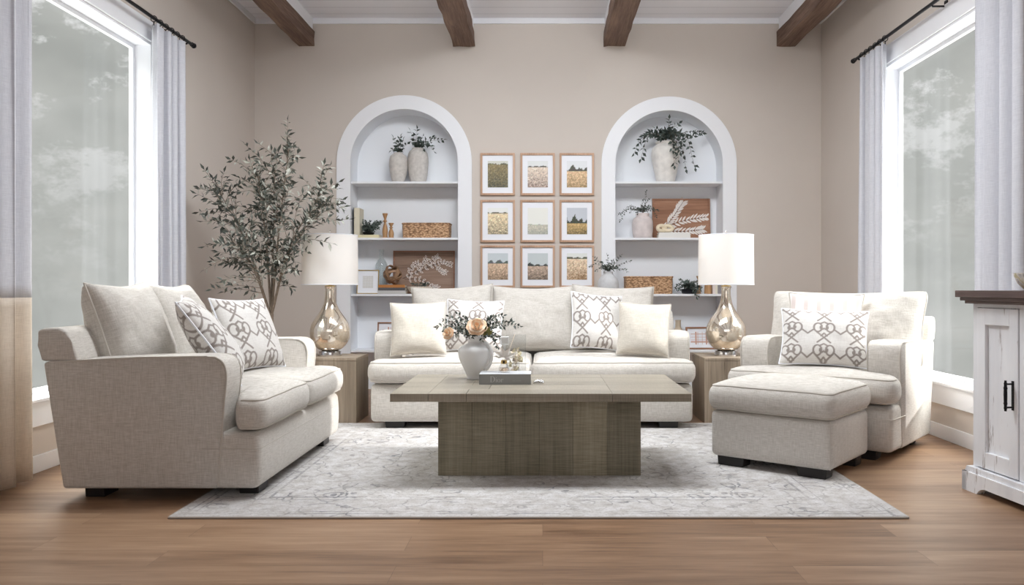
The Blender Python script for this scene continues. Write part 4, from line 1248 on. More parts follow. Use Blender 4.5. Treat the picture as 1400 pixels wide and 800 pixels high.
for k, q in enumerate(PICS):
    p = at(cols_px[k % 3], rows_px[k // 3], YB)
    t = thing('picture_frame', q[7], 'picture', p, 0, 'oak picture frames in a grid of nine')
    FRAMES.append(t); hw, hh = 0.175, 0.214
    bm = bmesh.new(); frame_ring(bm, hw, hh, 0.021, -0.026, -0.001)
    bmesh.ops.bevel(bm, geom=bm.edges[:], offset=0.0015, segments=1, affect='EDGES')
    obj('frame', bm, M['frame_oak'], t, False)
    bm = bmesh.new(); box(bm, -hw + 0.018, hw - 0.018, -0.012, -0.002, -hh + 0.018, hh - 0.018); obj('mat', bm, M['mat'], t, False)
    ph = obj_me('print', picture_mesh('print', 0.205, 0.268, k + 3, *q[:7]), pm, t, False, loc=(0.002, -0.0135, 0.0))

# ------------------------------------------------------------------ things on the shelves
def sit(px, Y, z): return Vector(((px - VX) * Y / F, Y, z))
def lathe_thing(name, label, cat, p, prof, mat_, n=40, group=None, mod=None, sm=4, cap1=True):
    pr = prof_spline(prof, sm)
    bm = bmesh.new(); lathe(bm, pr, n, mod=mod, cap1=cap1)
    return tag(obj(name, bm, mat_, None, True, 50, loc=p), label, cat, group)
def vase_profile(h, r, foot=0.6, neck=0.55, shoulder=0.72, lip=0.02):
    return [(r * foot * 0.96, 0), (r * foot, 0.006), (r * (foot + 1) / 2 * 1.04, h * 0.22), (r * 0.97, h * 0.48), (r, h * shoulder * 0.9), (r * 0.9, h * 0.86), (r * (neck + 0.12), h * 0.945), (r * neck, h * 0.972), (r * neck * 1.04, h), (r * neck * 0.88, h), (r * neck * 0.84, h * 0.93), (r * neck * 0.8, h * 0.86), (0.001, h * 0.855)]

def greenery(name, label, cat, base, tips, seed, L, W, gap, mats, r=0.0016, per=2, spread=1.0, start=0.25, group=None, droop=0.0, sub=2, neck=0.05, clear=()):
    """sprigs that rise from base to the given room points"""
    rng = random.Random(seed); base = Vector(base)
    t = thing(name, label, cat, base, 0, group)
    bs, bl = bmesh.new(), bmesh.new()
    for tip in tips:
        v = Vector(tip) - base
        side = Vector((rng.uniform(-1, 1), rng.uniform(-1, 1), 0)) * 0.05 * v.length
        mid = v * 0.5 + Vector((0, 0, max(neck * 0.6, abs(v.x) * 0.18) + droop * v.length)) + side
        if v.z < neck + 0.04: mid = Vector((v.x * 0.66, v.y * 0.66, max(neck * 1.25, v.z + 0.02)))
        flat = Vector((v.x, v.y, 0)); flat = flat.normalized() * 0.014 if flat.length > 1e-4 else flat
        pts = [Vector((0, 0, 0)), flat + Vector((0, 0, neck)), mid, v] if neck else [Vector((0, 0, 0)), mid, v]
        sprig(bs, bl, pts, rng, L, W, gap, r, spread, start, len(mats), per)
        path = spline(pts, 8)
        for s in range(sub):
            k = rng.randrange(5, 12); k = min(k, len(path) - 2)
            d = (path[k + 1] - path[k]).normalized()
            e = path[k] + (d + rdir(rng) * 0.9).normalized() * v.length * rng.uniform(0.18, 0.32)
            sprig(bs, bl, [path[k], path[k].lerp(e, 0.5) + Vector((0, 0, 0.01)), e], rng, L * 0.9, W * 0.9, gap, r * 0.7, spread, 0.15, len(mats), per)
    if clear:
        bpy.context.view_layer.update()
        tree = world_bvh([c for o in clear for c in [o] + list(o.children_recursive) if c.type == 'MESH'])
        dead = []
        bl.verts.ensure_lookup_table()
        for i in range(0, len(bl.verts), 5):
            q = [v.co + base for v in bl.verts[i:i + 5]]
            lb = BVHTree.FromPolygons(q, [(0, 3, 2), (0, 2, 4), (3, 1, 2), (2, 1, 4)])
            if lb.overlap(tree): dead += list(bl.verts[i:i + 5])
        bmesh.ops.delete(bl, geom=dead, context='VERTS')
    obj('stems', bs, M['stem'], t); obj('foliage', bl, mats, t, False)
    return t

# left bookcase, top shelf
zA, zB, zC, zD = SHELF_Z
e = 0.0006
v1 = sit(544.6, 8.42, zA + e); v2 = sit(571.5, 8.475, zA + e)
o1 = lathe_thing('vase', 'shorter pitted grey vase on the left arched bookcase', 'vase', v1, vase_profile(0.305, 0.094, 0.62, 0.5), M['concrete'], group='pitted grey vases')
o2 = lathe_thing('vase', 'taller pitted grey vase on the left arched bookcase', 'vase', v2, vase_profile(0.36, 0.108, 0.72, 0.55), M['concrete'], group='pitted grey vases')
dk = [M['leaf_dark'], M['leaf_dark'], M['leaf_euc']]
greenery('leaf_sprigs', 'dark leafy sprigs in the shorter grey vase', 'greenery', v1 + Vector((0, 0, 0.27)), [at(538, 189, 8.40), at(548, 187, 8.44), at(557, 197, 8.36), at(535, 206, 8.36), at(544, 196, 8.36), at(551, 192, 8.4)], 11, 0.048, 0.028, 0.034, dk, group='dark sprigs in the shelf vases', sub=1, per=2, clear=(o1, o2, CASE[0]))
greenery('leaf_sprigs', 'dark leafy sprigs trailing from the taller grey vase', 'greenery', v2 + Vector((0, 0, 0.32)), [at(561, 179, 8.44), at(570, 177, 8.44), at(590, 188, 8.42), at(606, 191, 8.40), at(584, 196, 8.36), at(578, 186, 8.38), at(593, 206, 8.38), at(566, 193, 8.36)], 12, 0.048, 0.028, 0.034, dk, group='dark sprigs in the shelf vases', sub=1, clear=(o1, o2, CASE[0]))

# books
def book(label, p, w, d, h, cover, rz=0.0, upright=False, group=None, name='book', cat='book'):
    """lying flat: w wide, d deep, h thick, spine toward -y.  upright: w thick, d deep, h tall"""
    t = thing(name, label, cat, p, rz, group)
    bm = bmesh.new(); c = 0.0025
    if not upright:
        box(bm, -w / 2, w / 2, -d / 2, d / 2, 0, c); box(bm, -w / 2, w / 2, -d / 2, d / 2, h - c, h); box(bm, -w / 2, w / 2, -d / 2, -d / 2 + c, c, h - c)
    else:
        box(bm, -w / 2, -w / 2 + c, -d / 2, d / 2, 0, h); box(bm, w / 2 - c, w / 2, -d / 2, d / 2, 0, h); box(bm, -w / 2 + c, w / 2 - c, -d / 2, -d / 2 + c, 0, h)
    obj('cover', bm, cover, t, False)
    bm = bmesh.new()
    if not upright: box(bm, -w / 2 + 0.005, w / 2 - 0.005, -d / 2 + c, d / 2 - 0.005, c, h - c)
    else: box(bm, -w / 2 + c, w / 2 - c, -d / 2 + c, d / 2 - 0.005, 0.004, h - 0.004)
    tag(obj('pages', bm, M['paper'], t, False), 'cream page block')
    return t
cv = lambda n, c: plain(n, rgb(c), 0.6)
t = stand_book = book('cream book standing at the left wall of the left bookcase', Vector((-1.895, 8.45, zB + e)), 0.055, 0.20, 0.305, cv('cream_cover', (222, 214, 192)), upright=True)
bm = bmesh.new(); box(bm, -0.034, -0.0285, -0.10, 0.10, 0.0, 0.307); tag(obj('dark_board', bm, M['black'], t, False), 'black outer board')
bk = book('cream book lying under the small wreath of leaves', Vector((-1.77, 8.42, zB + e)), 0.21, 0.16, 0.03, cv('pale_yellow_cover', (226, 216, 178)))
p = Vector((-1.79, 8.42, zB + 0.031))
oq = lathe_thing('planter', 'low dark bowl of grey leaves on the cream book', 'planter', p, [(0.04, 0), (0.055, 0.012), (0.06, 0.03), (0.055, 0.03), (0.04, 0.02), (0.001, 0.018)], M['iron'], sm=2)
rng = random.Random(5)
greenery('leaf_cluster', 'bushy grey-green leaves in the low bowl beside the candlesticks', 'greenery', p + Vector((0, 0, 0.02)), [p + Vector((max(-0.045, 0.015 + 0.12 * math.cos(a) * rng.uniform(0.6, 1.0)), 0.07 * math.sin(a), rng.uniform(0.05, 0.15))) for a in np.linspace(0, 4 * PI, 29)[:-1]], 13, 0.027, 0.018, 0.015, [M['leaf_euc'], M['leaf_euc'], M['leaf_dark']], sub=2, per=4, neck=0.022, clear=(oq, CASE[0], bk, stand_book))
cs = [(0.030, 0), (0.031, 0.008), (0.024, 0.02), (0.028, 0.06), (0.026, 0.10), (0.014, 0.15), (0.011, 0.165), (0.022, 0.178), (0.011, 0.190), (0.012, 0.205), (0.022, 0.235), (0.027, 0.257), (0.015, 0.257), (0.012, 0.245), (0.001, 0.243)]
lathe_thing('candlestick', 'taller turned wooden candlestick on the left bookcase', 'candlestick', sit(526.5, 8.45, zB + e), cs, M['turned'], 24, 'turned wooden candlesticks', sm=2)
lathe_thing('candlestick', 'shorter turned wooden candlestick beside the long basket', 'candlestick', sit(534.8, 8.40, zB + e), [(r * 1.0, z * 0.6) for r, z in cs], M['turned'], 24, 'turned wooden candlesticks', sm=2)

def basket(label, p, w, d, h):
    t = thing('basket', label, 'basket', p, 0, 'long woven baskets')
    ring = rring(w / 2, d / 2, 0.035, 6, 8); n = len(ring)
    bm = bmesh.new(); rows = []
    for z, s in ((0, 0.985), (h * 0.5, 1.0), (h, 1.0)):
        rows.append([bm.verts.new((x * s, y * s, z)) for x, y in ring])
    for z, s in ((h, -0.012), (0.01, -0.012)):
        rows.append([bm.verts.new((x + math.copysign(min(abs(x), 0.012), -x), y + math.copysign(min(abs(y), 0.012), -y), z)) for x, y in ring])
    for a in range(4):
        for i in range(n):
            bm.faces.new((rows[a][i], rows[a][(i + 1) % n], rows[a + 1][(i + 1) % n], rows[a + 1][i]))
    bm.faces.new(rows[0][::-1]); bm.faces.new(rows[-1])
    obj('body', bm, M['rope'], t)
    bm = bmesh.new(); tube(bm, [(x, y, h + 0.001) for x, y in ring], 0.0075, 8, True); obj('rim', bm, M['rope'], t)
    return t
basket('long woven seagrass basket on the left bookcase', sit(584, 8.46, zB + e), 0.483, 0.23, 0.146)
basket('long woven seagrass basket on the right bookcase behind the sofa', sit(886, 8.46, zC + e), 0.483, 0.23, 0.172)

# framed panels and small frames that lean on the back of the recess
def leaning(name, label, cat, p, w, h, lean, frame_m, bar=0.014, depth=0.018, group=None):
    t = thing(name, label, cat, p, 0, group); t.rotation_euler = (-lean, 0, 0)
    bm = bmesh.new(); frame_ring(bm, w / 2, h / 2, bar, -depth, 0.0)
    for v in bm.verts: v.co.z += h / 2
    obj('frame', bm, frame_m, t, False)
    return t
def board(t, w, h, m, y0=-0.008, y1=-0.001, name='board', inset=0.012):
    bm = bmesh.new(); box(bm, -w / 2 + inset, w / 2 - inset, y0, y1, inset, h - inset); return obj(name, bm, m, t, False)
def flat_leaf(bm, x, z, ang, L, W, y=-0.009, hollow=False):
    c, s = math.cos(ang), math.sin(ang)
    pts = [(0, 0), (0.25, 0.42), (0.55, 0.5), (0.85, 0.25), (1, 0), (0.85, -0.25), (0.55, -0.5), (0.25, -0.42)]
    q = [(x + c * u * L - s * v * W, z + s * u * L + c * v * W) for u, v in pts]
    f0 = [bm.verts.new((a, y - 0.002, b)) for a, b in q]; f1 = [bm.verts.new((a, y + 0.0005, b)) for a, b in q]
    if hollow:
        cx, cz = sum(a for a, b in q) / 8, sum(b for a, b in q) / 8
        i0 = [bm.verts.new((cx + (a - cx) * 0.55, y - 0.002, cz + (b - cz) * 0.55)) for a, b in q]
        for i in range(8): bm.faces.new((f0[i], f0[(i + 1) % 8], i0[(i + 1) % 8], i0[i]))
    else: bm.faces.new(f0)
    for i in range(8): bm.faces.new((f0[i], f0[(i + 1) % 8], f1[(i + 1) % 8], f1[i]))
lp = sit(579.5, 8.575, zC + e); lp.y = 8.575
t = leaning('carved_panel', 'brown panel with white blossom branch, leaning in the left bookcase', 'panel', lp, 0.645, 0.45, 0.07, M['darkframe'], group='carved brown panels')
board(t, 0.645, 0.45, M['panel_brown'])
bl, bd = bmesh.new(), bmesh.new(); rng = random.Random(8)
def stem_path(bm, pts, r=0.0022, y=-0.010):
    tube(bm, spline([(x, y, z) for x, z in pts], 6), r, 5)
stemsL = [[(-0.22, 0.16), (-0.08, 0.22), (0.10, 0.30), (0.20, 0.33), (0.29, 0.30)], [(-0.08, 0.22), (-0.02, 0.30), (0.03, 0.38)], [(-0.20, 0.15), (-0.04, 0.15), (0.08, 0.08), (0.14, 0.06)], [(0.02, 0.27), (0.10, 0.36), (0.15, 0.39)], [(-0.16, 0.18), (-0.12, 0.28), (-0.05, 0.33)], [(0.12, 0.30), (0.18, 0.24), (0.23, 0.22)]]
for st in stemsL:
    stem_path(bd, st)
    path = spline([(x, 0, z) for x, z in st], 10)
    for i in range(3, len(path), 3):
        d = path[i] - path[i - 1]; a = math.atan2(d.z, d.x)
        for s in (-1, 1):
            flat_leaf(bl, path[i].x, path[i].z, a + s * rng.uniform(0.6, 1.2), rng.uniform(0.032, 0.044), rng.uniform(0.017, 0.022), hollow=True)
obj('blossom_relief', bl, M['chalk'], t, False); obj('branch_relief', bd, M['black'], t)
rp = sit(931.5, 8.575, zB + e)
t = leaning('carved_panel', 'warm brown panel with white feathery leaf spray, in the right bookcase', 'panel', rp, 0.605, 0.425, 0.07, M['panel_warm'], group='carved brown panels')
board(t, 0.605, 0.425, M['panel_warm'])
bl, bd = bmesh.new(), bmesh.new()
for st in ([(-0.24, 0.10), (-0.05, 0.17), (0.12, 0.21), (0.26, 0.23)], [(-0.16, 0.14), (-0.08, 0.24), (-0.02, 0.33), (0.02, 0.39)], [(-0.20, 0.10), (-0.02, 0.08), (0.14, 0.09), (0.22, 0.10)]):
    stem_path(bd, st, 0.002)
    path = spline([(x, 0, z) for x, z in st], 9)
    for i in range(2, len(path), 2):
        d = path[i] - path[i - 1]; a = math.atan2(d.z, d.x)
        for s in (-1, 1): flat_leaf(bl, path[i].x, path[i].z, a + s * rng.uniform(0.5, 0.75), rng.uniform(0.060, 0.080), rng.uniform(0.016, 0.021))
obj('leaf_relief', bl, M['chalk'], t, False); obj('branch_relief', bd, M['black'], t)

# small gold frame
t = leaning('photo_frame', 'small gold frame with pale grid print, in front of the glass bottle', 'picture frame', Vector((-1.787, 8.372, zC + e)), 0.225, 0.245, 0.09, M['brass'], 0.008, 0.016)
board(t, 0.225, 0.245, M['mat'], -0.009, -0.001, 'mat', 0.006)
bm = bmesh.new(); rng = random.Random(2)
for r_ in range(9):
    for c_ in range(8): box(bm, -0.052 + c_ * 0.0135, -0.052 + c_ * 0.0135 + 0.0105, -0.0102, -0.009, 0.06 + r_ * 0.014, 0.06 + r_ * 0.014 + 0.0105)
obj('print', bm, cv('pale_grey_ink', (206, 204, 198)), t, False)
# glass bottle
p = Vector((-1.682, 8.548, zC + e))
lathe_thing('glass_bottle', 'tall clear glass bottle beside the brown blossom panel', 'bottle', p, [(0.058, 0), (0.064, 0.006), (0.064, 0.05), (0.064, 0.25), (0.060, 0.31), (0.035, 0.355), (0.022, 0.375), (0.021, 0.43), (0.026, 0.445), (0.026, 0.46), (0.019, 0.46), (0.018, 0.38), (0.03, 0.352), (0.056, 0.306), (0.060, 0.25), (0.060, 0.02), (0.001, 0.012)], M['smoke_glass'], sm=2)
# three stacked books, wooden knot
bx_ = Vector((-1.535, 8.40, zC + e)); z = zC + e
for (lab, c, w, h) in (('pale grey book at the bottom of the stack under the wooden knot', (202, 200, 198), 0.285, 0.034), ('charcoal book in the middle of the stack under the wooden knot', (84, 84, 88), 0.275, 0.030), ('orange-brown book on top of the stack under the wooden knot', (186, 122, 62), 0.270, 0.028)):
    book(lab, Vector((bx_.x, bx_.y, z)), w, 0.155, h, cv('book_cover', c), group='stacked books in the left bookcase'); z += h + 0.0003
def knot(p, R):
    t = tag(bpy.data.objects.new('wooden_knot', None), 'open round knot of wooden bands on the stacked books', 'ornament'); COL.objects.link(t); t.location = p
    rng = random.Random(3)
    for k, nv in enumerate(((0.9, -0.35, 0.35), (-0.75, -0.5, 0.45), (0.15, -0.55, 0.85), (-0.2, 0.35, 0.95), (0.55, 0.6, -0.5))):
        bm = bmesh.new(); rot = Vector(nv).to_track_quat('Z', 'Y').to_matrix(); n = 40; rows = []
        rr = R - 0.002 - 0.004 * k
        for i in range(n):
            a = 2 * PI * i / n
            rows.append([bm.verts.new(rot @ Vector(((rr + q) * math.cos(a), (rr + q) * math.sin(a), s))) for q, s in ((0, -0.013), (0, 0.013), (-0.010, 0.013), (-0.010, -0.013))])
        for i in range(n):
            for j in range(4): bm.faces.new((rows[i][j], rows[i][(j + 1) % 4], rows[(i + 1) % n][(j + 1) % 4], rows[(i + 1) % n][j]))
        obj('band', bm, M['turned_dark'], t, True, 30)
    return t
M['turned_dark'] = wood('dark_bent_wood', [rgb((104, 78, 58)), rgb((140, 108, 82)), rgb((170, 138, 110))], 'x', 0.55)
knot(Vector((bx_.x - 0.005, bx_.y, z + 0.1045)), 0.105)
# fluted bowl
p = Vector((-1.265, 8.432, zC + e))
lathe_thing('fluted_bowl', 'low fluted cream bowl in front of the blossom panel', 'bowl', p, [(0.07, 0), (0.08, 0.006), (0.105, 0.03), (0.122, 0.062), (0.125, 0.075), (0.115, 0.075), (0.10, 0.05), (0.07, 0.03), (0.001, 0.028)], cv('cream_ceramic', (222, 210, 196)), 72, sm=2, mod=lambda a, zz: 1 + 0.035 * math.cos(24 * a))
greenery('succulents', 'small green succulents in the fluted bowl', 'plant', p + Vector((0, 0, 0.04)), [p + Vector((x, y, 0.10)) for x in (-0.07, -0.03, 0.01, 0.05, 0.08) for y in (-0.03, 0.03)], 15, 0.026, 0.014, 0.02, [M['leaf_dark'], M['leaf_euc']], sub=0, per=3, neck=0.0)

# ledge pictures
def plaid(t, w, h, inset):
    bm = bmesh.new(); hw, hh = w / 2 - inset, h / 2 - inset
    for c_, wd in ((-0.55, 0.014), (-0.38, 0.004), (0.35, 0.014), (0.55, 0.004), (0.0, 0.003)):
        box(bm, c_ * hw - wd / 2, c_ * hw + wd / 2, -0.0105, -0.009, h / 2 - hh, h / 2 + hh)
    for c_, wd in ((-0.6, 0.012), (-0.3, 0.003), (0.65, 0.006), (0.15, 0.003)):
        box(bm, -hw, hw, -0.0108, -0.0092, h / 2 + c_ * hh - wd / 2, h / 2 + c_ * hh + wd / 2)
    obj('plaid_print', bm, cv('rust_ink', (206, 162, 142)), t, False)
t = leaning('photo_frame', 'reddish framed plaid print behind the left sofa arm', 'picture frame', Vector((-1.515, 8.44, zD + e)), 0.38, 0.28, 0.12, M['darkframe'], 0.013, 0.018)
board(t, 0.38, 0.28, M['mat'], name='mat'); plaid(t, 0.38, 0.28, 0.05)
t = leaning('photo_frame', 'reddish framed plaid print behind the right-hand lamp', 'picture frame', Vector((1.645, 8.44, zD + e)), 0.34, 0.23, 0.12, M['darkframe'], 0.016, 0.018)
board(t, 0.34, 0.23, M['mat'], name='mat'); plaid(t, 0.34, 0.23, 0.05)
lathe_thing('vase', 'small tan bottle vase behind the right sofa arm', 'vase', Vector((1.405, 8.50, zD + e)), [(0.06, 0), (0.07, 0.01), (0.078, 0.06), (0.072, 0.14), (0.045, 0.20), (0.030, 0.225), (0.028, 0.28), (0.031, 0.30), (0.022, 0.30), (0.02, 0.24), (0.001, 0.23)], cv('tan_stoneware', (196, 180, 158)), sm=3)

# right bookcase
p = sit(910, 8.465, zA + e)
ou = lathe_thing('urn', 'large chalky white urn on top of the right bookcase', 'urn', p, [(0.085, 0), (0.092, 0.008), (0.118, 0.12), (0.143, 0.24), (0.148, 0.30), (0.138, 0.355), (0.105, 0.388), (0.092, 0.398), (0.104, 0.412), (0.106, 0.424), (0.09, 0.424), (0.082, 0.39), (0.001, 0.385)], M['plaster'], 48, sm=3)
greenery('leaf_sprigs', 'dark leafy vines spilling from the large white urn', 'greenery', p + Vector((0, 0, 0.40)), [at(867, 209, 8.38), at(876, 217, 8.34), at(874, 196, 8.38), at(884, 184, 8.42), at(896, 176, 8.42), at(915, 163, 8.45), at(928, 169, 8.42), at(904, 190, 8.33), at(960, 182, 8.40), at(948, 186, 8.36), at(930, 208, 8.27), at(922, 226, 8.29), at(938, 231, 8.29), at(950, 229, 8.33), at(928, 218, 8.26), at(934, 196, 8.32), at(920, 205, 8.27)], 21, 0.052, 0.028, 0.026, dk, group='dark sprigs in the shelf vases', sub=2, r=0.0022, neck=0.07, clear=(ou, CASE[1]))
p = sit(878.5, 8.43, zB + e)
oj = lathe_thing('vase', 'chalky pink white jar on the right bookcase', 'vase', p, [(0.085, 0), (0.095, 0.008), (0.104, 0.06), (0.107, 0.14), (0.10, 0.19), (0.075, 0.215), (0.066, 0.225), (0.068, 0.255), (0.055, 0.255), (0.052, 0.215), (0.001, 0.21)], M['pinkish'], 40, sm=3)
greenery('leaf_sprigs', 'fine green sprigs in the chalky pink white jar', 'greenery', p + Vector((0, 0, 0.22)), [at(848, 302, 8.36), at(846, 294, 8.40), at(858, 284, 8.40), at(862, 290, 8.34), at(872, 292, 8.36), at(884, 262, 8.42), at(888, 272, 8.38), at(880, 274, 8.42), at(897, 296, 8.38), at(893, 284, 8.42), at(899, 288, 8.36)], 22, 0.024, 0.014, 0.018, [M['leaf_dark'], M['leaf_euc'], M['leaf_dark']], sub=2, per=2, neck=0.06, clear=(oj, CASE[1]))
z = zB + e; bx_ = sit(920.5, 8.41, z)
for lab in ('lower white book under the cream ceramic knot', 'upper white book under the cream ceramic knot'):
    book(lab, Vector((bx_.x, bx_.y, z)), 0.325 if z < zB + 0.01 else 0.315, 0.16, 0.027, cv('white_cover', (232, 230, 226)), group='white books under the knot'); z += 0.0273
t = thing('ceramic_knot', 'cream looped ceramic knot on the two white books', 'ornament', sit(909, 8.41, z + 0.001))
bm = bmesh.new()
tube(bm, [(0.045 * math.cos(a) + 0.03, 0.008 * math.sin(a), 0.046 + 0.026 * math.sin(a)) for a in np.linspace(0, 2 * PI, 33)[:-1]], 0.0195, 12, True); obj('loop', bm, cv('cream_glaze', (226, 212, 186)), t)
bm = bmesh.new(); tube(bm, [(0.042 * math.cos(a) - 0.035, 0.012 * math.cos(a) - 0.012, 0.046 + 0.026 * math.sin(a)) for a in np.linspace(0, 2 * PI, 33)[:-1]], 0.0195, 12, True); obj('loop', bm, cv('cream_glaze', (226, 212, 186)), t)
# third shelf, right bookcase
p = sit(942, 8.44, zC + e)
op_ = lathe_thing('planter', 'low dark bowl of trailing leaves on the right bookcase shelf', 'planter', p, [(0.06, 0), (0.075, 0.012), (0.08, 0.05), (0.074, 0.05), (0.06, 0.03), (0.001, 0.028)], M['iron'], sm=2)
rng = random.Random(9)
greenery('leaf_cluster', 'trailing grey-green leaves hanging over the shelf edge beside the lamp shade', 'greenery', p + Vector((0, 0, 0.035)), [p + Vector((0.15 * math.cos(a) * rng.uniform(0.6, 1.0), 0.09 * math.sin(a), rng.uniform(0.03, 0.15))) for a in np.linspace(0, 2 * PI, 16)[:-1]] + [at(953, 407, 8.26), at(950, 402, 8.26), at(955, 404, 8.27)], 23, 0.030, 0.020, 0.018, [M['leaf_euc'], M['leaf_euc'], M['leaf_dark']], sub=1, per=3, droop=0.1, neck=0.03, clear=(op_, CASE[1]))
lathe_thing('wooden_cup', 'wooden cup half hidden by the right lamp shade', 'cup', sit(968, 8.42, zC + e), [(0.036, 0), (0.04, 0.01), (0.037, 0.06), (0.034, 0.11), (0.026, 0.11), (0.026, 0.06), (0.001, 0.055)], M['turned'], 24, sm=2)
lathe_thing('candlestick', 'wooden candlestick behind the trailing leaves on the right bookcase', 'candlestick', sit(955, 8.56, zC + e), [(r * 0.9, zz * 0.72) for r, zz in cs], M['turned'], 24, 'turned wooden candlesticks', sm=2)
xx = (972.8 - VX) * 8.44 / F
for lab, w, c in (('blush upright book beside the wooden cup', 0.026, (226, 214, 208)), ('cream upright book between the blush and grey ones', 0.022, (230, 222, 204)), ('grey upright book at the end of its shelf', 0.034, (150, 144, 144))):
    book(lab, Vector((xx + w / 2, 8.46, zC + e)), w, 0.17, 0.21, cv('book_cover', c), upright=True, group='upright books on the right bookcase'); xx += w + 0.0008

# console behind the sofa with a vase of sprigs
con = thing('console_table', 'slim wooden console against the wall behind the sofa', 'console table', (0.62, 8.13, 0))
bm = bmesh.new(); box(bm, -0.45, 0.45, -0.14, 0.14, 0.90, 0.93, 0.003); obj('top', bm, M['endwood'], con, False)
for sx in (-1, 1):
    for sy in (-1, 1):
        bm = bmesh.new(); box(bm, sx * 0.43 - 0.018, sx * 0.43 + 0.018, sy * 0.12 - 0.018, sy * 0.12 + 0.018, 0, 0.90, 0.002); obj('leg', bm, M['endwood'], con, False)
p = sit(831.5, 8.13, 0.9306)
ov = lathe_thing('vase', 'round chalky grey vase just behind the sofa back', 'vase', p, [(0.06, 0), (0.07, 0.01), (0.098, 0.08), (0.106, 0.15), (0.098, 0.21), (0.068, 0.252), (0.05, 0.268), (0.047, 0.285), (0.053, 0.296), (0.042, 0.296), (0.038, 0.26), (0.001, 0.25)], plain('chalky_grey_stoneware', rgb((206, 206, 208)), 0.9, var=0.12, scale=16, bump=0.3), 40, sm=3)
greenery('leaf_sprigs', 'fine grey-green sprigs in the round vase behind the sofa', 'greenery', p + Vector((0, 0, 0.26)), [at(807, 364, 8.05), at(812, 352, 8.1), at(820, 358, 8.0), at(830, 349, 8.12), at(838, 356, 8.0), at(849, 350, 8.1), at(861, 357, 8.05), at(858, 371, 8.0), at(845, 368, 7.98), at(815, 370, 8.0), at(826, 366, 7.98)], 25, 0.028, 0.014, 0.022, [M['leaf_euc'], M['leaf_dark']], sub=2, clear=(ov,) + tuple(FRAMES))

# ------------------------------------------------------------------ olive tree in the corner
def olive_tree():
    rng = random.Random(77)
    base = Vector((-2.20, 6.55, 0))
    t = thing('olive_tree', 'tall leafy olive tree in the corner behind the loveseat', 'tree', base)
    bt, bl = bmesh.new(), bmesh.new()
    W = lambda px, py, Y: at(px, py, Y) - base
    fork = Vector((0.03, 0.0, 0.86)); soil = Vector((0.0, 0.0, 0.30))
    tube(bt, spline([soil, Vector((0.015, 0.01, 0.55)), fork], 6), [0.024 - 0.0004 * i for i in range(13)], 8)
    mains = [(395, 203, 6.62), (352, 235, 6.58), (300, 262, 6.60), (440, 262, 6.42), (425, 300, 6.35), (318, 330, 6.45), (375, 240, 6.72)]
    tips = []
    for i, q in enumerate(mains):
        tip = W(*q)
        mid = fork.lerp(tip, 0.5) + Vector((tip.x * -0.10 + rng.uniform(-0.03, 0.03), rng.uniform(-0.05, 0.05), 0.06))
        path = spline([fork + Vector((0, 0, -0.02 * (i % 3))), mid, tip], 10)
        tube(bt, path, [0.012 * (1 - 0.8 * k / 20) for k in range(len(path))], 6)
        sprig(bmesh.new(), bl, [path[10], path[15], path[20]], rng, 0.075, 0.021, 0.03, 0.001, 0.9, 0.0, 3, 2)
        for k in range(5, 20):
            for rep in range(1 + k % 2):
                d = (path[k + 1] - path[k]).normalized()
                off = (d * 0.7 + rdir(rng) * 0.9 + Vector((0, -0.1, 0.1))).normalized() * rng.uniform(0.16, 0.36)
                tips.append((path[k], path[k] + off))
    extra = [(272, 290, 6.55), (276, 258, 6.6), (306, 236, 6.6), (330, 262, 6.5), (292, 245, 6.55), (283, 292, 6.5), (300, 310, 6.55), (306, 360, 6.5), (318, 388, 6.45), (342, 408, 6.4), (392, 198, 6.62), (408, 215, 6.6), (385, 214, 6.66), (355, 216, 6.55), (340, 222, 6.6), (450, 228, 6.35), (462, 258, 6.35), (470, 283, 6.3), (462, 272, 6.3), (440, 240, 6.4), (458, 300, 6.3), (420, 345, 6.25), (400, 395, 6.3), (408, 370, 6.2), (330, 300, 6.45), (360, 290, 6.4), (380, 300, 6.35), (350, 345, 6.35), (395, 330, 6.3), (430, 275, 6.35), (415, 245, 6.45), (372, 262, 6.5)]
    nodes = [p for p, _ in tips]
    for q in extra:
        tip = W(*q); near = min(nodes, key=lambda p: (p - tip).length + max(0, p.z - tip.z) * 1.5 + max(0, (0.9 - p.z)) * 0)
        tips.append((near, tip))
    for a, b2 in tips:
        if b2.x + base.x < XL + 0.06 or b2.y + base.y > YB - 0.1: continue
        w = b2 + base
        if (w.x + 1.725) ** 2 + (w.y - 6.645) ** 2 < 0.3 ** 2 and w.z < 1.56: continue
        m = a.lerp(b2, 0.5) + Vector((rng.uniform(-0.02, 0.02), rng.uniform(-0.02, 0.02), 0.025))
        sprig(bt, bl, [a, m, b2], rng, 0.062, 0.021, 0.038, 0.0028, 0.85, 0.1, 3, 2)
    # nothing may grow through wall or lamp
    kill = []
    for f in bl.faces:
        for v in f.verts:
            w = v.co + base
            if w.x < XL + 0.02 or ((w.x + 1.725) ** 2 + (w.y - 6.645) ** 2 < 0.26 ** 2 and w.z < 1.55): kill.append(f); break
    bmesh.ops.delete(bl, geom=kill, context='FACES')
    obj('trunk_and_branches', bt, M['bark'], t, True, 60)
    obj('foliage', bl, [M['leaf_olive'], M['leaf_olive'], M['leaf_pale']], t, False)
    bm = bmesh.new(); lathe(bm, [(0.11, 0.0), (0.115, 0.01), (0.145, 0.30), (0.15, 0.33), (0.135, 0.33), (0.125, 0.28), (0.001, 0.28)], 32); obj('pot', bm, M['concrete'], t)
    bm = bmesh.new(); lathe(bm, [(0.124, 0.281), (0.10, 0.30), (0.05, 0.306), (0.001, 0.307)], 24); obj('soil', bm, M['stem'], t)
olive_tree()

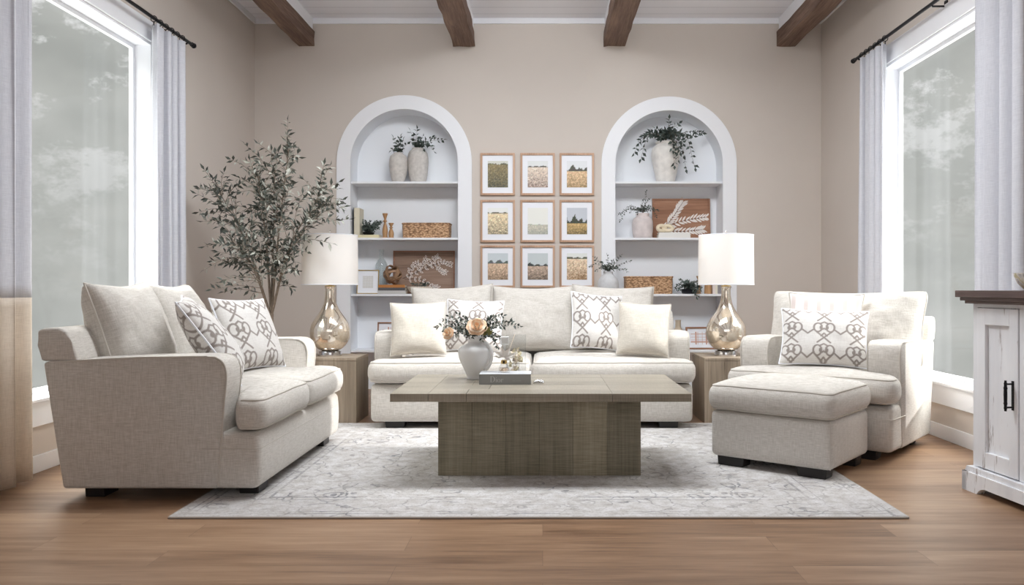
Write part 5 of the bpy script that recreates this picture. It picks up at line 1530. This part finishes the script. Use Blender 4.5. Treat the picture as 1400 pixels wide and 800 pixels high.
# ------------------------------------------------------------------ things on the coffee table
TT = TZ + 0.0006
jp = at(649, 520, 5.10); jp.z = TT
jug = thing('flower_jug', 'white glazed jug of flowers on the coffee table', 'vase', jp)
jp_prof = [(0.046, 0), (0.048, 0.006), (0.050, 0.02), (0.066, 0.06), (0.094, 0.12), (0.104, 0.162), (0.098, 0.192), (0.068, 0.212), (0.045, 0.222), (0.042, 0.236), (0.052, 0.25), (0.066, 0.262), (0.070, 0.268), (0.060, 0.268), (0.046, 0.25), (0.040, 0.23), (0.001, 0.22)]
bm = bmesh.new(); lathe(bm, prof_spline(jp_prof, 4), 48); obj('body', bm, M['porcelain'], jug, True, 60)
for sg, yaw in ((1, -0.45),):
    d = Vector((math.cos(yaw) * sg, math.sin(yaw) * sg, 0))
    bm = bmesh.new(); path = spline([d * r + Vector((0, 0, zz)) for r, zz in ((0.046, 0.234), (0.075, 0.226), (0.104, 0.205), (0.121, 0.165), (0.117, 0.12), (0.095, 0.075), (0.076, 0.06))], 6)
    tube(bm, path, 0.0105, 10); obj('handle', bm, M['porcelain'], jug)
mouth = jp + Vector((0, 0, 0.255))
fb = greenery('bouquet', 'eucalyptus and peach rose bouquet standing in the white jug', 'flowers', mouth, [at(598, 447, 5.0), at(605, 438, 5.06), at(614, 433, 5.0), at(626, 430, 5.08), at(634, 434, 4.98), at(640, 438, 5.1), at(618, 445, 4.95), at(608, 452, 4.97), at(622, 458, 4.92), at(672, 437, 5.06), at(680, 432, 5.0), at(688, 432, 5.08), at(699, 440, 5.02), at(710, 446, 5.04), at(690, 446, 4.95), at(676, 448, 4.93), at(682, 462, 4.96), at(680, 474, 4.95), at(672, 460, 4.92), at(660, 440, 5.12), at(630, 448, 4.92), at(645, 460, 4.9), at(665, 455, 4.92)], 31, 0.028, 0.014, 0.015, [M['leaf_dark'], M['leaf_euc'], M['leaf_dark'], M['leaf_pale']], per=3, sub=4, start=0.2, neck=0.03, clear=(jug,))
def rose(parent, base, c, R, face, seed, tilt_m):
    rng = random.Random(seed); bm = bmesh.new(); n = Vector(face).normalized()
    q = n.to_track_quat('Z', 'Y').to_matrix()
    for ring, (cnt, rad, open_, hgt) in enumerate(((3, 0.22, 0.15, 0.62), (4, 0.42, 0.35, 0.62), (5, 0.62, 0.6, 0.55), (6, 0.82, 0.95, 0.42), (7, 1.0, 1.3, 0.25))):
        for k in range(cnt):
            a0 = 2 * PI * k / cnt + ring * 0.6 + rng.uniform(-0.1, 0.1); span = 2 * PI / cnt * 0.64
            g = []
            for i in range(6):
                u = -1 + 2 * i / 5; row = []
                for j in range(5):
                    v = j / 4
                    r = R * rad * (0.35 + 0.65 * math.sin(v * PI / 2)) * (1 + 0.10 * open_ * v * v) * (1 - 0.12 * u * u * v)
                    zz = R * (hgt * (v ** (1 + 0.6 * open_)) * (1 - 0.22 * u * u) - 0.15 * open_ * v ** 3)
                    a = a0 + u * span * (0.5 + 0.5 * math.sin(v * PI * 0.75))
                    row.append(bm.verts.new(Vector(c) + q @ Vector((r * math.cos(a), r * math.sin(a), zz + R * 0.03 * math.sin(9 * u + seed + k)))))
                g.append(row)
            for i in range(5):
                for j in range(4):
                    f = bm.faces.new((g[i][j], g[i + 1][j], g[i + 1][j + 1], g[i][j + 1])); f.material_index = 1 if ring in (1, 3) else 0
    return tag(obj('rose', bm, [M['peach'], M['peach_pale']], parent), 'peach rose')
rose(fb, mouth, at(652, 447, 4.93) - mouth, 0.058, (0.05, -0.8, 0.6), 1, None)
rose(fb, mouth, at(613, 456, 4.93) - mouth, 0.036, (-0.4, -0.8, 0.35), 2, None)
bl = bmesh.new(); rng = random.Random(6)
for k in range(9):
    leaf(bl, at(664 + rng.uniform(-4, 5), 455 + rng.uniform(-4, 6), 4.93) - mouth, Vector((rng.uniform(-0.2, 0.6), -0.3, rng.uniform(0.2, 1))), Vector((0, -1, 0.3)), 0.045, 0.024)
tag(obj('moss_leaves', bl, M['leaf_moss'], fb, False), 'yellow-green leaves')

# grey book with lettering on its spine
bk = book('large grey hardcover book lying on the coffee table, lettered spine', Vector((-0.221, 4.893, TT)), 0.304, 0.186, 0.060, plain('grey_book_cloth', rgb((148, 149, 148)), 0.55), name='book')
bm = bmesh.new(); box(bm, -0.1515, 0.1515, -0.0925, 0.0925, 0.0601, 0.0609); tag(obj('jacket_top', bm, cv('pale_grey_jacket', (204, 206, 210)), bk, False), 'pale grey top board')
LET = plain('silver_lettering', rgb((206, 208, 210)), 0.4)
yf = -0.0936
def lett(bm, polys):
    for poly in polys:
        f = [bm.verts.new((x, yf, z)) for x, z in poly]; g = [bm.verts.new((x, yf + 0.0009, z)) for x, z in poly]
        bm.faces.new(f); m = len(poly)
        for i in range(m): bm.faces.new((f[i], f[(i + 1) % m], g[(i + 1) % m], g[i]))
def rect(x0, x1, z0, z1): return [(x0, z0), (x1, z0), (x1, z1), (x0, z1)]
def arcband(cx, cz, rx, rz_, a0, a1, w, n=14):
    """bow of a letter: thick at the sides, thin at top and bottom"""
    out = []
    for i in range(n):
        p_, q_ = a0 + (a1 - a0) * i / n, a0 + (a1 - a0) * (i + 1) / n
        def pt(a, inner):
            k = (w * abs(math.cos(a)) + w * 0.22) if inner else 0
            return (cx + (rx - k) * math.cos(a), cz + (rz_ - min(k, w * 0.35) * 1.0) * math.sin(a))
        out.append([pt(p_, False), pt(q_, False), pt(q_, True), pt(p_, True)])
    return out
x0, zb, hD = -0.087, 0.014, 0.034
bm = bmesh.new()
lett(bm, [rect(x0 + 0.003, x0 + 0.0068, zb, zb + hD), rect(x0, x0 + 0.010, zb, zb + 0.0012), rect(x0, x0 + 0.010, zb + hD - 0.0012, zb + hD)] + arcband(x0 + 0.010, zb + hD / 2, 0.0185, hD / 2, -PI / 2, PI / 2, 0.0042))
xi = x0 + 0.0335
lett(bm, [rect(xi + 0.0012, xi + 0.0038, zb, zb + 0.0185), rect(xi, xi + 0.005, zb, zb + 0.001), rect(xi, xi + 0.0038, zb + 0.0178, zb + 0.0185)] + arcband(xi + 0.0026, zb + 0.026, 0.0019, 0.0019, 0, 2 * PI, 0.0017, 10))
lett(bm, arcband(xi + 0.0175, zb + 0.0093, 0.0098, 0.0097, 0, 2 * PI, 0.0030, 24))
xr = xi + 0.0305
lett(bm, [rect(xr + 0.0012, xr + 0.0040, zb, zb + 0.0185), rect(xr, xr + 0.0058, zb, zb + 0.001), rect(xr, xr + 0.004, zb + 0.0178, zb + 0.0185)] + arcband(xr + 0.0088, zb + 0.0125, 0.0052, 0.0062, PI * 0.28, PI * 0.95, 0.0014, 8) + arcband(xr + 0.0118, zb + 0.0165, 0.0019, 0.0019, 0, 2 * PI, 0.0017, 10))
obj('lettering', bm, LET, bk, False)
bm = bmesh.new()
for k in range(6): lett(bm, arcband(0.048 + k * 0.0088, 0.0225, 0.0028, 0.0042, 0.4, 2 * PI - 0.4 * (k % 2), 0.0014, 10))
tag(obj('lettering', bm, plain('faint_lettering', rgb((176, 178, 178)), 0.5), bk, False), 'small faint line of lettering')
# silver tassel
rng = random.Random(14)
ts = thing('bead_tassel', 'silver bead tassel lying right of the grey book', 'tassel', Vector((-0.058, 4.87, TT)))
for k in range(5):
    bm = bmesh.new(); yy = -0.02 + 0.009 * k; n = 7
    for j in range(n):
        c = Vector((0.006 + 0.0088 * j, yy + 0.0012 * j * (k - 2) + rng.uniform(-0.001, 0.001), 0.0048 + (0.010 * math.sin(PI * (j + 0.6) / n) if k % 2 == 0 else 0.003 * math.sin(PI * j / n))))
        bmesh.ops.create_icosphere(bm, subdivisions=2, radius=0.0047, matrix=Matrix.Translation(c))
    tag(obj('strand', bm, M['chrome'], ts), 'strand of silver beads', kind=None)
# diffuser bottle on the book
dp = Vector((-0.232, 4.90, TT + 0.0613))
df = thing('diffuser_bottle', 'small clear glass bottle with gold collar and white ribbon on the grey book', 'bottle', dp)
bm = bmesh.new(); lathe(bm, [(0.034, 0), (0.036, 0.003), (0.034, 0.02), (0.026, 0.045), (0.016, 0.062), (0.012, 0.072), (0.012, 0.098), (0.0095, 0.098), (0.0095, 0.07), (0.022, 0.045), (0.029, 0.02), (0.03, 0.008), (0.001, 0.007)], 32); obj('body', bm, M['glass'], df, True, 50)
bm = bmesh.new(); lathe(bm, [(0.0125, 0.050), (0.0185, 0.052), (0.0185, 0.072), (0.0125, 0.074)], 24); obj('collar', bm, M['brass'], df, True, 30)
bm = bmesh.new(); box(bm, -0.006, 0.006, -0.0205, -0.0183, 0.055, 0.070, 0.001, 1); tag(obj('badge', bm, M['black'], df, False), 'small black badge')
bm = bmesh.new()
for a, L_, W_ in ((0.35, 0.075, 0.035), (1.05, 0.070, 0.034), (1.75, 0.07, 0.034), (2.5, 0.072, 0.034), (3.0, 0.065, 0.022), (0.05, 0.07, 0.022), (-0.5, 0.05, 0.02)):
    leaf(bm, Vector((0, -0.015, 0.092)), Vector((math.cos(a), -0.15, math.sin(a) * 0.8)), Vector((0.1, -1, 0.2)), L_, W_, 0.25)
tag(obj('ribbon_bow', bm, cv('white_ribbon', (240, 236, 230)), df, False), 'white ribbon bow')
bm = bmesh.new(); rbox(bm, (0.004, 0.0, 0.19), (0.055, 0.03, 0.05), 0.008, (4, 4, 4)); box(bm, -0.004, 0.012, -0.006, 0.006, 0.098, 0.168, 0.002); obj('stopper', bm, M['milky_glass'], df)
bm = bmesh.new(); tube(bm, [(0.006, 0.004, 0.06), (0.064, 0.03, 0.225)], 0.0022, 6); obj('reed', bm, M['peach_pale'], df)
bm = bmesh.new(); lathe(bm, [(0.0285, 0.0085), (0.0285, 0.02), (0.026, 0.028), (0.001, 0.0285)], 24); obj('perfume', bm, glass_mat('peach_liquid', rgb((250, 226, 204))), df)
# glass hurricane with dried flowers behind the book
hp = Vector((-0.165, 5.085, TT))
hv = thing('glass_vase', 'rectangular clear glass vase behind the grey book', 'vase', hp)
bm = bmesh.new(); w_, d_, h_, k_ = 0.060, 0.045, 0.275, 0.004
box(bm, -w_, w_, -d_, d_, 0, 0.012)
for q in ((-w_, w_, -d_, -d_ + k_), (-w_, w_, d_ - k_, d_), (-w_, -w_ + k_, -d_ + k_, d_ - k_), (w_ - k_, w_, -d_ + k_, d_ - k_)): box(bm, q[0], q[1], q[2], q[3], 0.012, h_)
obj('glass_walls', bm, M['glass'], hv, False)
dfw = thing('dried_flowers', 'cream dried petals inside the rectangular glass vase', 'flowers', hp + Vector((0, 0, 0.013)))
bm = bmesh.new(); rng = random.Random(41)
for k in range(34):
    c = Vector((rng.uniform(-0.03, 0.03), rng.uniform(-0.02, 0.02), rng.uniform(0.02, 0.16)))
    leaf(bm, c, Vector((rng.uniform(-0.5, 0.5), rng.uniform(-0.35, 0.35), rng.uniform(0.1, 1))), rdir(rng), 0.034, 0.026, 0.3, rng.randrange(2))
obj('petals', bm, [cv('cream_petal', (240, 230, 196)), M['peach_pale']], dfw, False)
bm = bmesh.new()
for k in range(4): tube(bm, [(0.01 * k - 0.015, 0, 0.0), (0.012 * k - 0.018, 0.004, 0.13)], 0.0015, 5)
obj('stems', bm, M['stem'], dfw)
